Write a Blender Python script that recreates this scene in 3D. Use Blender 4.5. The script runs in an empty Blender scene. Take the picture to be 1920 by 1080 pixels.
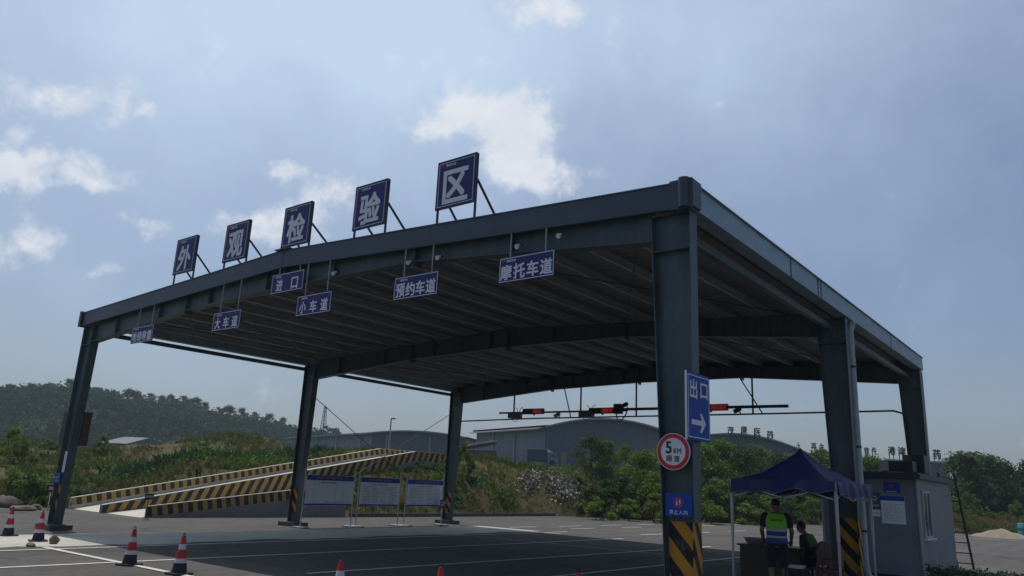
import bpy, bmesh, math, random
import numpy as np
from mathutils import Vector, Matrix, Euler
R = math.radians
random.seed(7); rng = np.random.default_rng(7)
scene = bpy.context.scene
COL = scene.collection

# ------------------------------------------------------------------ camera
CAM = np.array([24.304, -9.976, 1.84])
YAW, PITCH, ROLL, FPX = R(38.40), R(14.44), R(2.69), 1426.3
def cam_axes():
    f = np.array([-math.sin(YAW)*math.cos(PITCH), math.cos(YAW)*math.cos(PITCH), math.sin(PITCH)])
    r = np.array([math.cos(YAW), math.sin(YAW), 0.]); u = np.cross(r, f)
    return r*math.cos(ROLL)+u*math.sin(ROLL), -r*math.sin(ROLL)+u*math.cos(ROLL), f
CR, CU, CF = cam_axes()
cam = bpy.data.objects.new('camera', bpy.data.cameras.new('camera')); COL.objects.link(cam)
cam.matrix_world = Matrix((( CR[0], CU[0], -CF[0], CAM[0]), (CR[1], CU[1], -CF[1], CAM[1]), (CR[2], CU[2], -CF[2], CAM[2]), (0,0,0,1)))
cam.data.sensor_width = 36; cam.data.lens = FPX*36/1920
cam.data.clip_start = .05; cam.data.clip_end = 6000
scene.camera = cam
def ray(u, v): return (u-960)/FPX*CR-(v-540)/FPX*CU+CF
def pd(u, v, d): return CAM+d*ray(u, v)
def pz(u, v, z=0):
    r = ray(u, v); return CAM+r*(z-CAM[2])/r[2]
def hor(u, d):
    """ground-plan point at depth d along image column u"""
    r = ray(u, 905); p = CAM+d*r; return p[0], p[1]

# ------------------------------------------------------------------ sky, sun, exposure
SUN = Vector((-2.05, .57, 6.28)).normalized()
SUN_EL = math.asin(SUN.z); SUN_ROT = math.atan2(SUN.x, SUN.y)
world = bpy.data.worlds.new('World'); scene.world = world; world.use_nodes = True
def build_world():
    nt = world.node_tree; N = nt.nodes; L = nt.links; N.clear()
    out = N.new('ShaderNodeOutputWorld'); bg = N.new('ShaderNodeBackground'); bg.inputs['Strength'].default_value = .1
    sky = N.new('ShaderNodeTexSky'); sky.sky_type = 'NISHITA'; sky.sun_disc = False
    sky.sun_elevation = SUN_EL; sky.sun_rotation = SUN_ROT % (2*math.pi)
    sky.altitude = 200; sky.air_density = 1.0; sky.dust_density = 3.2; sky.ozone_density = 1.3
    tc = N.new('ShaderNodeTexCoord')
    def math_(op, a, b=None, c=None):
        n = N.new('ShaderNodeMath'); n.operation = op
        for i, x in enumerate((a, b, c)):
            if x is None: continue
            if isinstance(x, (int, float)): n.inputs[i].default_value = x
            else: L.new(x, n.inputs[i])
        return n.outputs[0]
    def vm(op, a, b):
        n = N.new('ShaderNodeVectorMath'); n.operation = op
        for i, x in enumerate((a, b)):
            if isinstance(x, (tuple, list)): n.inputs[i].default_value = x
            else: L.new(x, n.inputs[i])
        return n
    def noise(vec, scale, detail=8, rough=.6):
        n = N.new('ShaderNodeTexNoise'); L.new(vec, n.inputs['Vector'])
        n.inputs['Scale'].default_value = scale; n.inputs['Detail'].default_value = detail; n.inputs['Roughness'].default_value = rough
        return n
    d0 = tc.outputs['Generated']
    warp = noise(d0, 7, 6)
    w2 = vm('SUBTRACT', warp.outputs['Color'], (.5, .5, .5)); w3 = vm('MULTIPLY', w2.outputs[0], (.16, .16, .11))
    d = vm('ADD', d0, w3.outputs[0]).outputs[0]
    # cloud heaps: direction (given as a picture point of the photograph's view), half sizes and weight
    heaps = [(890,205,80,48,1.0),(975,255,95,60,1.1),(985,320,75,42,.9),(800,228,45,28,.75),(1105,318,40,20,.5),
             (1015,18,85,34,1.2),(1150,62,26,42,.5),(175,155,85,42,.95),(285,196,26,12,.7),(70,305,135,34,.95),(-30,300,80,40,.8),(190,345,40,14,.5),
             (500,335,42,22,.8),(600,375,95,45,.75),(455,425,75,35,.6),(560,440,70,32,.6),(255,420,55,26,.7),(10,470,45,40,.6),(90,470,40,22,.45),
             (200,510,40,16,.5),(400,80,22,26,.35),(500,750,90,32,.4),(340,735,50,20,.25),(1500,757,60,20,.3),(730,235,28,20,.3),(1340,190,30,10,.25),
             (620,-120,200,60,.9),(1500,-200,240,60,.8),(-300,150,160,60,.9),(-400,420,200,60,.8),(2300,300,160,70,.8)]
    tot = None
    for (u, v, sx, sy, wt) in heaps:
        c = Vector(ray(u, v)).normalized(); e1 = Vector((-c.y, c.x, 0)); e1 = Vector(CR)- c*Vector(CR).dot(c); e1.normalize(); e2 = c.cross(e1); e2.normalize()
        k = FPX*1.0
        a = vm('DOT_PRODUCT', d, tuple(e1*(k/sx/.9))).outputs['Value']; b = vm('DOT_PRODUCT', d, tuple(e2*(k/sy/.9))).outputs['Value']
        f = vm('DOT_PRODUCT', d, tuple(c)).outputs['Value']
        q = math_('ADD', math_('MULTIPLY', a, a), math_('MULTIPLY', b, b))
        g = math_('MULTIPLY', math_('EXPONENT', math_('MULTIPLY', q, -.75)), wt)
        g = math_('MULTIPLY', g, math_('GREATER_THAN', f, .2))
        tot = g if tot is None else math_('ADD', tot, g)
    fb = noise(d0, 21, 14, .64).outputs['Fac']; fb2 = noise(d0, 5.0, 6, .55).outputs['Fac']
    s = math_('ADD', tot, math_('MULTIPLY', math_('SUBTRACT', fb, .5), 2.3))
    s = math_('ADD', s, math_('MULTIPLY', math_('SUBTRACT', fb2, .5), .5))
    mr = N.new('ShaderNodeMapRange'); mr.interpolation_type = 'SMOOTHSTEP'
    L.new(s, mr.inputs['Value']); mr.inputs['From Min'].default_value = .30; mr.inputs['From Max'].default_value = 1.18
    mr.inputs['To Min'].default_value = 0; mr.inputs['To Max'].default_value = .95
    # thin high veil
    veil = N.new('ShaderNodeMapRange'); L.new(noise(d0, 2.2, 7, .6).outputs['Fac'], veil.inputs['Value'])
    veil.inputs['From Min'].default_value = .46; veil.inputs['From Max'].default_value = .8; veil.inputs['To Max'].default_value = .22
    vt = math_('MULTIPLY', veil.outputs[0], 1.0)
    for (u, v, sx, sy, wt) in [(700, 60, 480, 190, .50), (120, 60, 380, 240, .08), (1380, 20, 330, 230, .12), (520, 330, 520, 190, .26), (900, -400, 900, 380, .5)]:
        c = Vector(ray(u, v)).normalized(); e1 = Vector(CR)-c*Vector(CR).dot(c); e1.normalize(); e2 = c.cross(e1); e2.normalize()
        a = vm('DOT_PRODUCT', d, tuple(e1*(FPX/sx))).outputs['Value']; b = vm('DOT_PRODUCT', d, tuple(e2*(FPX/sy))).outputs['Value']; f = vm('DOT_PRODUCT', d, tuple(c)).outputs['Value']
        g = math_('MULTIPLY', math_('EXPONENT', math_('MULTIPLY', math_('ADD', math_('MULTIPLY', a, a), math_('MULTIPLY', b, b)), -.8)), wt)
        vt = math_('ADD', vt, math_('MULTIPLY', math_('MULTIPLY', g, math_('GREATER_THAN', f, .2)), math_('ADD', .55, math_('MULTIPLY', fb2, .9))))
    vt = math_('MINIMUM', vt, .85)
    mixv = N.new('ShaderNodeMix'); mixv.data_type = 'RGBA'; L.new(vt, mixv.inputs['Factor'])
    tint = N.new('ShaderNodeMix'); tint.data_type = 'RGBA'; tint.blend_type = 'MULTIPLY'; tint.inputs['Factor'].default_value = 1
    L.new(sky.outputs[0], tint.inputs['A']); tint.inputs['B'].default_value = (*SKY_TINT, 1)
    L.new(tint.outputs['Result'], mixv.inputs['A']); mixv.inputs['B'].default_value = (6.0, 7.6, 9.4, 1)
    shade = N.new('ShaderNodeMix'); shade.data_type = 'RGBA'
    L.new(fb, shade.inputs['Factor']); shade.inputs['A'].default_value = (*CLOUD_LO, 1); shade.inputs['B'].default_value = (*CLOUD_HI, 1)
    mix = N.new('ShaderNodeMix'); mix.data_type = 'RGBA'; L.new(mr.outputs[0], mix.inputs['Factor'])
    L.new(mixv.outputs['Result'], mix.inputs['A']); L.new(shade.outputs['Result'], mix.inputs['B'])
    L.new(mix.outputs['Result'], bg.inputs['Color']); L.new(bg.outputs[0], out.inputs['Surface'])
SKY_TINT = (.87, .915, .985); CLOUD_LO = (6.3, 6.9, 7.9); CLOUD_HI = (9.0, 9.1, 9.5)
build_world()
sun = bpy.data.objects.new('sun', bpy.data.lights.new('sun', 'SUN')); COL.objects.link(sun)
sun.data.energy = 3.0; sun.data.angle = R(.5); sun.data.color = (1, .95, .87)
sun.rotation_euler = SUN.to_track_quat('Z', 'Y').to_euler(); sun.location = (0, 0, 60)
vs = scene.view_settings; vs.view_transform = 'Standard'; vs.look = 'None'; vs.gamma = 1; vs.use_curve_mapping = False; vs.exposure = 0.0
scene.cycles.max_bounces = 8; scene.cycles.diffuse_bounces = 4; scene.cycles.transparent_max_bounces = 8

# ------------------------------------------------------------------ materials
MATS = {}
def mat(name, c, rough=.6, metal=0., var=.12, scale=4., c2=None, bump=0., spec=.4, fine=0., trans=0., emit=0., blotch=None):
    """Principled surface with soft noise variation; c2 = second colour mixed in by noise; blotch = (colour, scale, low, high) for stains"""
    if name in MATS: return MATS[name]
    m = bpy.data.materials.new(name); m.use_nodes = True; nt = m.node_tree; N = nt.nodes; L = nt.links
    b = N['Principled BSDF']; b.inputs['Roughness'].default_value = rough; b.inputs['Metallic'].default_value = metal
    b.inputs['Specular IOR Level'].default_value = spec
    tc = N.new('ShaderNodeTexCoord'); n1 = N.new('ShaderNodeTexNoise'); L.new(tc.outputs['Object'], n1.inputs['Vector'])
    n1.inputs['Scale'].default_value = scale; n1.inputs['Detail'].default_value = 8; n1.inputs['Roughness'].default_value = .65
    rmp = N.new('ShaderNodeMapRange'); L.new(n1.outputs['Fac'], rmp.inputs['Value']); rmp.inputs['From Min'].default_value = .3; rmp.inputs['From Max'].default_value = .7
    mx = N.new('ShaderNodeMix'); mx.data_type = 'RGBA'; L.new(rmp.outputs[0], mx.inputs['Factor'])
    a = tuple(x*(1-var) for x in c); bb = c2 if c2 else tuple(min(1, x*(1+var)) for x in c)
    mx.inputs['A'].default_value = (*a, 1); mx.inputs['B'].default_value = (*bb, 1)
    col = mx.outputs['Result']
    if fine:
        n2 = N.new('ShaderNodeTexNoise'); L.new(tc.outputs['Object'], n2.inputs['Vector']); n2.inputs['Scale'].default_value = scale*14; n2.inputs['Detail'].default_value = 4
        m2 = N.new('ShaderNodeMapRange'); L.new(n2.outputs['Fac'], m2.inputs['Value']); m2.inputs['From Min'].default_value = .25; m2.inputs['From Max'].default_value = .75
        m2.inputs['To Min'].default_value = 1-fine; m2.inputs['To Max'].default_value = 1+fine
        mm = N.new('ShaderNodeVectorMath'); mm.operation = 'SCALE'; L.new(col, mm.inputs[0]); L.new(m2.outputs[0], mm.inputs['Scale']); col = mm.outputs[0]
    if blotch:
        bc, bs, lo, hi = blotch
        n3 = N.new('ShaderNodeTexNoise'); L.new(tc.outputs['Object'], n3.inputs['Vector']); n3.inputs['Scale'].default_value = bs; n3.inputs['Detail'].default_value = 10; n3.inputs['Roughness'].default_value = .7
        m3 = N.new('ShaderNodeMapRange'); L.new(n3.outputs['Fac'], m3.inputs['Value']); m3.inputs['From Min'].default_value = lo; m3.inputs['From Max'].default_value = hi
        mx3 = N.new('ShaderNodeMix'); mx3.data_type = 'RGBA'; L.new(m3.outputs[0], mx3.inputs['Factor']); L.new(col, mx3.inputs['A']); mx3.inputs['B'].default_value = (*bc, 1); col = mx3.outputs['Result']
    L.new(col, b.inputs['Base Color'])
    if bump:
        bn = N.new('ShaderNodeBump'); bn.inputs['Strength'].default_value = bump; bn.inputs['Distance'].default_value = .02
        n4 = N.new('ShaderNodeTexNoise'); L.new(tc.outputs['Object'], n4.inputs['Vector']); n4.inputs['Scale'].default_value = scale*10; n4.inputs['Detail'].default_value = 5
        L.new(n4.outputs['Fac'], bn.inputs['Height']); L.new(bn.outputs[0], b.inputs['Normal'])
    if trans:
        o = N['Material Output']; t = N.new('ShaderNodeBsdfTranslucent'); L.new(col, t.inputs['Color']); ms = N.new('ShaderNodeMixShader'); ms.inputs[0].default_value = trans
        L.new(b.outputs[0], ms.inputs[1]); L.new(t.outputs[0], ms.inputs[2]); L.new(ms.outputs[0], o.inputs['Surface'])
    if emit:
        b.inputs['Emission Color'].default_value = (*c, 1); b.inputs['Emission Strength'].default_value = emit
    MATS[name] = m; return m
def stripes(name, dirv, period, c1, c2, rough=.6, wear=.6, offset=0.):
    """painted hazard stripes: bands along object-space direction dirv, with chipped edges"""
    m = bpy.data.materials.new(name); m.use_nodes = True; nt = m.node_tree; N = nt.nodes; L = nt.links
    b = N['Principled BSDF']; b.inputs['Roughness'].default_value = rough; b.inputs['Specular IOR Level'].default_value = .3
    tc = N.new('ShaderNodeTexCoord'); dt = N.new('ShaderNodeVectorMath'); dt.operation = 'DOT_PRODUCT'; L.new(tc.outputs['Object'], dt.inputs[0]); dt.inputs[1].default_value = tuple(x/period for x in dirv)
    nz = N.new('ShaderNodeTexNoise'); L.new(tc.outputs['Object'], nz.inputs['Vector']); nz.inputs['Scale'].default_value = 9; nz.inputs['Detail'].default_value = 6
    ad = N.new('ShaderNodeMath'); ad.operation = 'MULTIPLY_ADD'; L.new(nz.outputs['Fac'], ad.inputs[0]); ad.inputs[1].default_value = .09; L.new(dt.outputs['Value'], ad.inputs[2])
    of = N.new('ShaderNodeMath'); of.operation = 'ADD'; L.new(ad.outputs[0], of.inputs[0]); of.inputs[1].default_value = offset+100
    fr = N.new('ShaderNodeMath'); fr.operation = 'FRACT'; L.new(of.outputs[0], fr.inputs[0])
    gt = N.new('ShaderNodeMapRange'); L.new(fr.outputs[0], gt.inputs['Value']); gt.inputs['From Min'].default_value = .49; gt.inputs['From Max'].default_value = .52
    mx = N.new('ShaderNodeMix'); mx.data_type = 'RGBA'; L.new(gt.outputs[0], mx.inputs['Factor']); mx.inputs['A'].default_value = (*c1, 1); mx.inputs['B'].default_value = (*c2, 1)
    n2 = N.new('ShaderNodeTexNoise'); L.new(tc.outputs['Object'], n2.inputs['Vector']); n2.inputs['Scale'].default_value = 3.5; n2.inputs['Detail'].default_value = 12; n2.inputs['Roughness'].default_value = .75
    m2 = N.new('ShaderNodeMapRange'); L.new(n2.outputs['Fac'], m2.inputs['Value']); m2.inputs['From Min'].default_value = .52; m2.inputs['From Max'].default_value = .70; m2.inputs['To Max'].default_value = wear
    mx2 = N.new('ShaderNodeMix'); mx2.data_type = 'RGBA'; L.new(m2.outputs[0], mx2.inputs['Factor']); L.new(mx.outputs['Result'], mx2.inputs['A']); mx2.inputs['B'].default_value = (.2, .17, .13, 1)
    L.new(mx2.outputs['Result'], b.inputs['Base Color']); return m

def streak(m, sc, lo, hi, seedscale=1., p0=.3, p1=.7):
    """multiply the base colour by a stretched noise: run-down dirt, tyre streaks, cladding sheets"""
    nt = m.node_tree; N = nt.nodes; L = nt.links; b = N['Principled BSDF']; src = b.inputs['Base Color'].links[0].from_socket
    tc = N.new('ShaderNodeTexCoord'); mp = N.new('ShaderNodeMapping'); mp.inputs['Scale'].default_value = sc; L.new(tc.outputs['Object'], mp.inputs['Vector'])
    n = N.new('ShaderNodeTexNoise'); L.new(mp.outputs[0], n.inputs['Vector']); n.inputs['Scale'].default_value = seedscale; n.inputs['Detail'].default_value = 7; n.inputs['Roughness'].default_value = .6
    r = N.new('ShaderNodeMapRange'); L.new(n.outputs['Fac'], r.inputs['Value']); r.inputs['From Min'].default_value = p0; r.inputs['From Max'].default_value = p1; r.inputs['To Min'].default_value = lo; r.inputs['To Max'].default_value = hi
    v = N.new('ShaderNodeVectorMath'); v.operation = 'SCALE'; L.new(src, v.inputs[0]); L.new(r.outputs[0], v.inputs['Scale']); L.new(v.outputs[0], b.inputs['Base Color']); return m
def rust(m, scale, lo, hi, amt, c=(.13, .07, .04)):
    nt = m.node_tree; N = nt.nodes; L = nt.links; b = N['Principled BSDF']; src = b.inputs['Base Color'].links[0].from_socket; tc = N.new('ShaderNodeTexCoord')
    n = N.new('ShaderNodeTexNoise'); L.new(tc.outputs['Object'], n.inputs['Vector']); n.inputs['Scale'].default_value = scale; n.inputs['Detail'].default_value = 12; n.inputs['Roughness'].default_value = .72
    r = N.new('ShaderNodeMapRange'); L.new(n.outputs['Fac'], r.inputs['Value']); r.inputs['From Min'].default_value = lo; r.inputs['From Max'].default_value = hi; r.inputs['To Max'].default_value = amt
    x = N.new('ShaderNodeMix'); x.data_type = 'RGBA'; L.new(r.outputs[0], x.inputs['Factor']); L.new(src, x.inputs['A']); x.inputs['B'].default_value = (*c, 1); L.new(x.outputs['Result'], b.inputs['Base Color']); return m
def cracks(m, scale, dark=.55, width=.012):
    nt = m.node_tree; N = nt.nodes; L = nt.links; b = N['Principled BSDF']; src = b.inputs['Base Color'].links[0].from_socket; tc = N.new('ShaderNodeTexCoord')
    n = N.new('ShaderNodeTexNoise'); L.new(tc.outputs['Object'], n.inputs['Vector']); n.inputs['Scale'].default_value = 1.3; n.inputs['Detail'].default_value = 6
    ad = N.new('ShaderNodeVectorMath'); ad.operation = 'ADD'; L.new(tc.outputs['Object'], ad.inputs[0]); L.new(n.outputs['Color'], ad.inputs[1])
    vo = N.new('ShaderNodeTexVoronoi'); vo.feature = 'DISTANCE_TO_EDGE'; L.new(ad.outputs[0], vo.inputs['Vector']); vo.inputs['Scale'].default_value = scale
    r = N.new('ShaderNodeMapRange'); L.new(vo.outputs['Distance'], r.inputs['Value']); r.inputs['From Max'].default_value = width; r.inputs['To Min'].default_value = dark; r.inputs['To Max'].default_value = 1
    v = N.new('ShaderNodeVectorMath'); v.operation = 'SCALE'; L.new(src, v.inputs[0]); L.new(r.outputs[0], v.inputs['Scale']); L.new(v.outputs[0], b.inputs['Base Color']); return m
M_steel = mat('blue_grey_steel', (.058, .086, .096), .5, .0, .2, 1.2, fine=.12, blotch=((.10, .115, .115), 1.3, .58, .85))
streak(M_steel, (7, 7, .5), .72, 1.22); rust(M_steel, 1.7, .66, .74, .55); rust(M_steel, 9, .70, .76, .4)
M_fascia = mat('slate_fascia', (.05, .065, .09), .45, 0, .14, 1.0, blotch=((.085, .1, .12), 1.1, .6, .9))
M_galv = mat('galvanised_gutter', (.25, .33, .40), .5, .2, .14, 2, fine=.08, blotch=((.14, .17, .2), 1.5, .55, .85))
M_roof = mat('roof_sheet_underside', (.17, .185, .20), .6, 0, .2, .8, fine=.1)
M_purlin = mat('purlin_steel', (.36, .365, .37), .5, .1, .15, 3)
M_black = mat('black_plastic', (.012, .013, .016), .5, 0, .2, 6)
streak(M_galv, (2.5, 2.5, 6), .85, 1.1); streak(M_fascia, (2.2, 2.2, 5), .85, 1.12)
M_dark = mat('dark_metal', (.03, .034, .04), .5, .2, .2, 6)
M_white = mat('white_paint', (.72, .72, .7), .5, 0, .06, 5, blotch=((.45, .44, .4), 3, .6, .85))
M_grey = mat('grey_pvc', (.32, .34, .36), .45, 0, .1, 3, blotch=((.2, .2, .2), 2, .6, .9))
M_blue = mat('sign_indigo', (.038, .038, .145), .55, 0, .1, 2, spec=.2, blotch=((.055, .05, .13), 2.5, .55, .9))
M_blue2 = mat('sign_blue', (.010, .062, .33), .55, 0, .1, 2, spec=.2)
M_letter = mat('sign_white_film', (.68, .69, .74), .5, 0, .08, 5)
M_red = mat('sign_red', (.5, .02, .02), .4, 0, .1, 5)
M_signwhite = mat('sign_face_white', (.68, .69, .72), .45, 0, .05, 4)
M_inst = mat('stainless_steel', (.42, .42, .43), .35, .35, .1, 6)
M_conc = mat('pale_concrete', (.44, .43, .37), .85, 0, .14, .9, bump=.2, fine=.14, blotch=((.27, .26, .23), .6, .52, .78))
M_wallc = mat('grey_render_wall', (.2, .21, .22), .85, 0, .15, 1, bump=.2, fine=.1, blotch=((.1, .105, .11), .8, .5, .8))
M_pad = mat('dark_concrete_pad', (.09, .085, .08), .9, 0, .25, 4, bump=.3, fine=.2)
M_rubber = mat('black_rubber', (.014, .016, .022), .7, 0, .2, 8)
M_line = mat('road_paint', (.56, .55, .5), .7, 0, .12, 3, fine=.2, blotch=((.2, .2, .19), 2.2, .58, .74))
HZ_Y, HZ_K = (.52, .235, .02), (.012, .013, .016)
M_hazcol = stripes('column_hazard_paint', (1.1, 1.9, 1.0), .46, HZ_Y, HZ_K)
M_hazmid = stripes('parapet_stripes_leaning', (0, 1, -.45), .46, (.38, .24, .06), (.026, .023, .025))
M_hazfar = stripes('parapet_stripes_upright', (0, 1, .25), .42, (.38, .24, .06), (.026, .023, .025))

# ------------------------------------------------------------------ mesh helpers
BASE = {}
class MB:
    def __init__(s): s.v = []; s.f = []; s.mi = []; s.m = 0; s.sm = []
    def add(s, vs, fs, smooth=False):
        o = len(s.v); s.v.extend([tuple(map(float, p)) for p in vs])
        for f in fs: s.f.append([o+i for i in f]); s.mi.append(s.m); s.sm.append(smooth)
        return s
    def box(s, c, d, rz=0.):
        x, y, z = d[0]/2, d[1]/2, d[2]/2; cs, sn = math.cos(rz), math.sin(rz)
        vs = [(c[0]+cs*a*x-sn*b*y, c[1]+sn*a*x+cs*b*y, c[2]+e*z) for e in (-1, 1) for b in (-1, 1) for a in (-1, 1)]
        return s.add(vs, [(0, 2, 3, 1), (4, 5, 7, 6), (0, 1, 5, 4), (2, 6, 7, 3), (0, 4, 6, 2), (1, 3, 7, 5)])
    def lo(s, a, b): return s.box([(a[i]+b[i])/2 for i in range(3)], [abs(b[i]-a[i]) for i in range(3)])
    def bar(s, p, q, w, h, up=(0, 0, 1)):
        p, q = Vector(p), Vector(q); d = (q-p).normalized(); up = Vector(up)
        if abs(d.dot(up)) > .98: up = Vector((0, 1, 0))
        x = d.cross(up).normalized(); y = x.cross(d).normalized()
        vs = [e+x*(a*w/2)+y*(b*h/2) for e in (p, q) for (a, b) in ((-1, -1), (1, -1), (1, 1), (-1, 1))]
        return s.add(vs, [(3, 2, 1, 0), (4, 5, 6, 7), (0, 1, 5, 4), (1, 2, 6, 5), (2, 3, 7, 6), (3, 0, 4, 7)])
    def tube(s, pts, r, n=10, cap=True):
        pts = [Vector(p) for p in pts]; rs = r if isinstance(r, (list, tuple)) else [r]*len(pts); rings = []; up = None
        for i, p in enumerate(pts):
            d = ((pts[min(i+1, len(pts)-1)]-p).normalized()+(p-pts[max(i-1, 0)]).normalized()).normalized()
            if up is None: up = Vector((0, 0, 1)) if abs(d.z) < .9 else Vector((1, 0, 0))
            x = d.cross(up).normalized(); y = x.cross(d).normalized(); up = y
            rings.append([p+(x*math.cos(2*math.pi*k/n)+y*math.sin(2*math.pi*k/n))*rs[i] for k in range(n)])
        vs = [v for g in rings for v in g]; fs = []
        for i in range(len(pts)-1):
            for k in range(n): fs.append((i*n+k, i*n+(k+1) % n, (i+1)*n+(k+1) % n, (i+1)*n+k))
        s.add(vs, fs, True)
        if cap: s.add(rings[0], [tuple(range(n))][::-1]); s.add(rings[-1], [tuple(range(n))])
        return s
    def lathe(s, prof, c=(0, 0, 0), n=24):
        vs = [(c[0]+r*math.cos(2*math.pi*k/n), c[1]+r*math.sin(2*math.pi*k/n), c[2]+z) for r, z in prof for k in range(n)]
        fs = [(i*n+k, i*n+(k+1) % n, (i+1)*n+(k+1) % n, (i+1)*n+k) for i in range(len(prof)-1) for k in range(n)]
        return s.add(vs, fs, True)
    def prism(s, poly, y0, y1, axis='y'):
        """polygon in the other two axes, extruded along axis"""
        def P(a, b, t): return {'y': (a, t, b), 'x': (t, a, b), 'z': (a, b, t)}[axis]
        n = len(poly); vs = [P(a, b, y0) for a, b in poly]+[P(a, b, y1) for a, b in poly]
        return s.add(vs, [tuple(range(n)), tuple(range(2*n-1, n-1, -1))]+[(i, n+i, n+(i+1) % n, (i+1) % n) for i in range(n)])
    def frame(s, o, rt, up, w, h, t, d):
        """rectangular picture frame: o centre, t bar width, d thickness along normal"""
        o, rt, up = Vector(o), Vector(rt), Vector(up); nn = rt.cross(up)
        for sx in (-1, 1): s.bar(o+rt*sx*(w/2-t/2)-up*(h/2), o+rt*sx*(w/2-t/2)+up*(h/2), t, d, nn)
        for sy in (-1, 1): s.bar(o+up*sy*(h/2-t/2)-rt*(w/2-t), o+up*sy*(h/2-t/2)+rt*(w/2-t), t, d, nn)
        return s
    def build(s, name, mats, parent=None, local=False):
        me = bpy.data.meshes.new(name); off = Vector((0, 0, 0))
        if parent is not None and not local: off = BASE.get(parent.name, Vector((0, 0, 0)))
        me.from_pydata([tuple(Vector(v)-off) for v in s.v], [], s.f)
        if not isinstance(mats, (list, tuple)): mats = [mats]
        for m in mats: me.materials.append(m)
        me.polygons.foreach_set('material_index', s.mi); me.polygons.foreach_set('use_smooth', s.sm)
        bm = bmesh.new(); bm.from_mesh(me); bmesh.ops.recalc_face_normals(bm, faces=bm.faces[:]); bm.to_mesh(me); bm.free(); me.update()
        o = bpy.data.objects.new(name, me); COL.objects.link(o)
        if parent is not None: o.parent = parent; BASE[o.name] = off
        return o
def np_mesh(name, verts, quads, mats, parent=None, off=None, tri=False, mi=None):
    k = 3 if tri else 4; me = bpy.data.meshes.new(name); n = len(quads); me.vertices.add(len(verts)); v = np.asarray(verts, np.float32)
    if off is not None: v = v-np.asarray(off, np.float32)
    me.vertices.foreach_set('co', v.ravel()); me.loops.add(n*k); me.loops.foreach_set('vertex_index', np.asarray(quads, np.int32).ravel())
    me.polygons.add(n); me.polygons.foreach_set('loop_start', np.arange(0, n*k, k, dtype=np.int32))
    for m in (mats if isinstance(mats, (list, tuple)) else [mats]): me.materials.append(m)
    if mi is not None: me.polygons.foreach_set('material_index', np.asarray(mi, np.int32))
    me.update(calc_edges=True); me.validate()
    o = bpy.data.objects.new(name, me); COL.objects.link(o)
    if parent is not None: o.parent = parent
    return o
def tag(o, label=None, cat=None, group=None, kind=None):
    for k, v in (('label', label), ('category', cat), ('group', group), ('kind', kind)):
        if v: o[k] = v
    return o
def thing(name, label, cat, loc=(0, 0, 0), rz=0., group=None):
    o = bpy.data.objects.new(name, None); COL.objects.link(o); o.location = loc; o.rotation_euler = (0, 0, rz); o.empty_display_size = .3
    BASE[o.name] = Vector(loc) if rz == 0 else Vector((0, 0, 0)); return tag(o, label, cat, group)
def copy_tree(o, parent=None):
    c = o.copy(); COL.objects.link(c)
    if parent is not None: c.parent = parent
    for ch in [x for x in o.children]: copy_tree(ch, c)
    return c
TXT = {}
def text_mesh(s, bold=.0):
    """flat glyph mesh, em = 1, centred on its own ink box -> verts (n,2), faces, width, height"""
    if (s, bold) in TXT: return TXT[(s, bold)]
    cu = bpy.data.curves.new('t', 'FONT'); cu.body = s; cu.size = 1; cu.offset = bold; cu.fill_mode = 'FRONT'; cu.resolution_u = 3; cu.extrude = 0
    ob = bpy.data.objects.new('t', cu); COL.objects.link(ob); bpy.context.view_layer.update()
    me = bpy.data.meshes.new_from_object(ob.evaluated_get(bpy.context.evaluated_depsgraph_get()))
    V = np.array([v.co[:2] for v in me.vertices]).reshape(-1, 2); Fc = [tuple(p.vertices) for p in me.polygons]
    bpy.data.objects.remove(ob); bpy.data.curves.remove(cu); bpy.data.meshes.remove(me)
    lo, hi = V.min(0), V.max(0); V = V-(lo+hi)/2
    TXT[(s, bold)] = (V, Fc, hi[0]-lo[0], hi[1]-lo[1]); return TXT[(s, bold)]
def put_text(mb, s, o, rt, up, w, h, bold=.0):
    """ink box scaled to w x h, centred at o; bold thickens the strokes by stamping the glyph at small shifts, each on its own thin layer"""
    V, Fc, tw, th = text_mesh(s); o, rt, up = Vector(o), Vector(rt), Vector(up); nn = rt.cross(up)
    d = bold*h*.8; st = [(0, 0)] if d <= 0 else [(0, 0), (-d, -d), (d, -d), (-d, d), (d, d), (0, d), (0, -d), (d, 0), (-d, 0)]
    for k, (dx, dy) in enumerate(st):
        oo = o+rt*dx+up*dy+nn*.00025*k; mb.add([oo+rt*(x*(w-2*d)/tw)+up*(y*(h-2*d)/th) for x, y in V], Fc)
    return mb
def scribble(mb, o, rt, up, w, h, rows, seed=0, fill=.8, thick=.4):
    """rows of small ragged marks that stand for print too fine to read"""
    r = random.Random(seed); o, rt, up = Vector(o), Vector(rt), Vector(up); nn = rt.cross(up)
    for i in range(rows):
        y = h*(.5-(i+.5)/rows); x = -w/2; end = w/2*(1 if r.random() < .7 else r.uniform(.2, .9))
        while x < end:
            L = r.uniform(.012, .05)*min(1, w)+.006; L = min(L, end-x)
            if r.random() < fill:
                p = o+rt*x+up*y; t = h/rows*thick*r.uniform(.7, 1.1)
                mb.add([p-up*t/2, p+rt*L-up*t/2, p+rt*L+up*t/2, p+up*t/2], [(0, 1, 2, 3)])
            x += L+.012
    return mb
def disc(mb, o, rt, up, r0, r1, n=36, a0=0., a1=2*math.pi):
    o, rt, up = Vector(o), Vector(rt), Vector(up); vs = []; 
    for k in range(n+1):
        a = a0+(a1-a0)*k/n; d = rt*math.cos(a)+up*math.sin(a); vs += [o+d*r0, o+d*r1]
    return mb.add(vs, [(2*k, 2*k+1, 2*k+3, 2*k+2) for k in range(n)])
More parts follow.
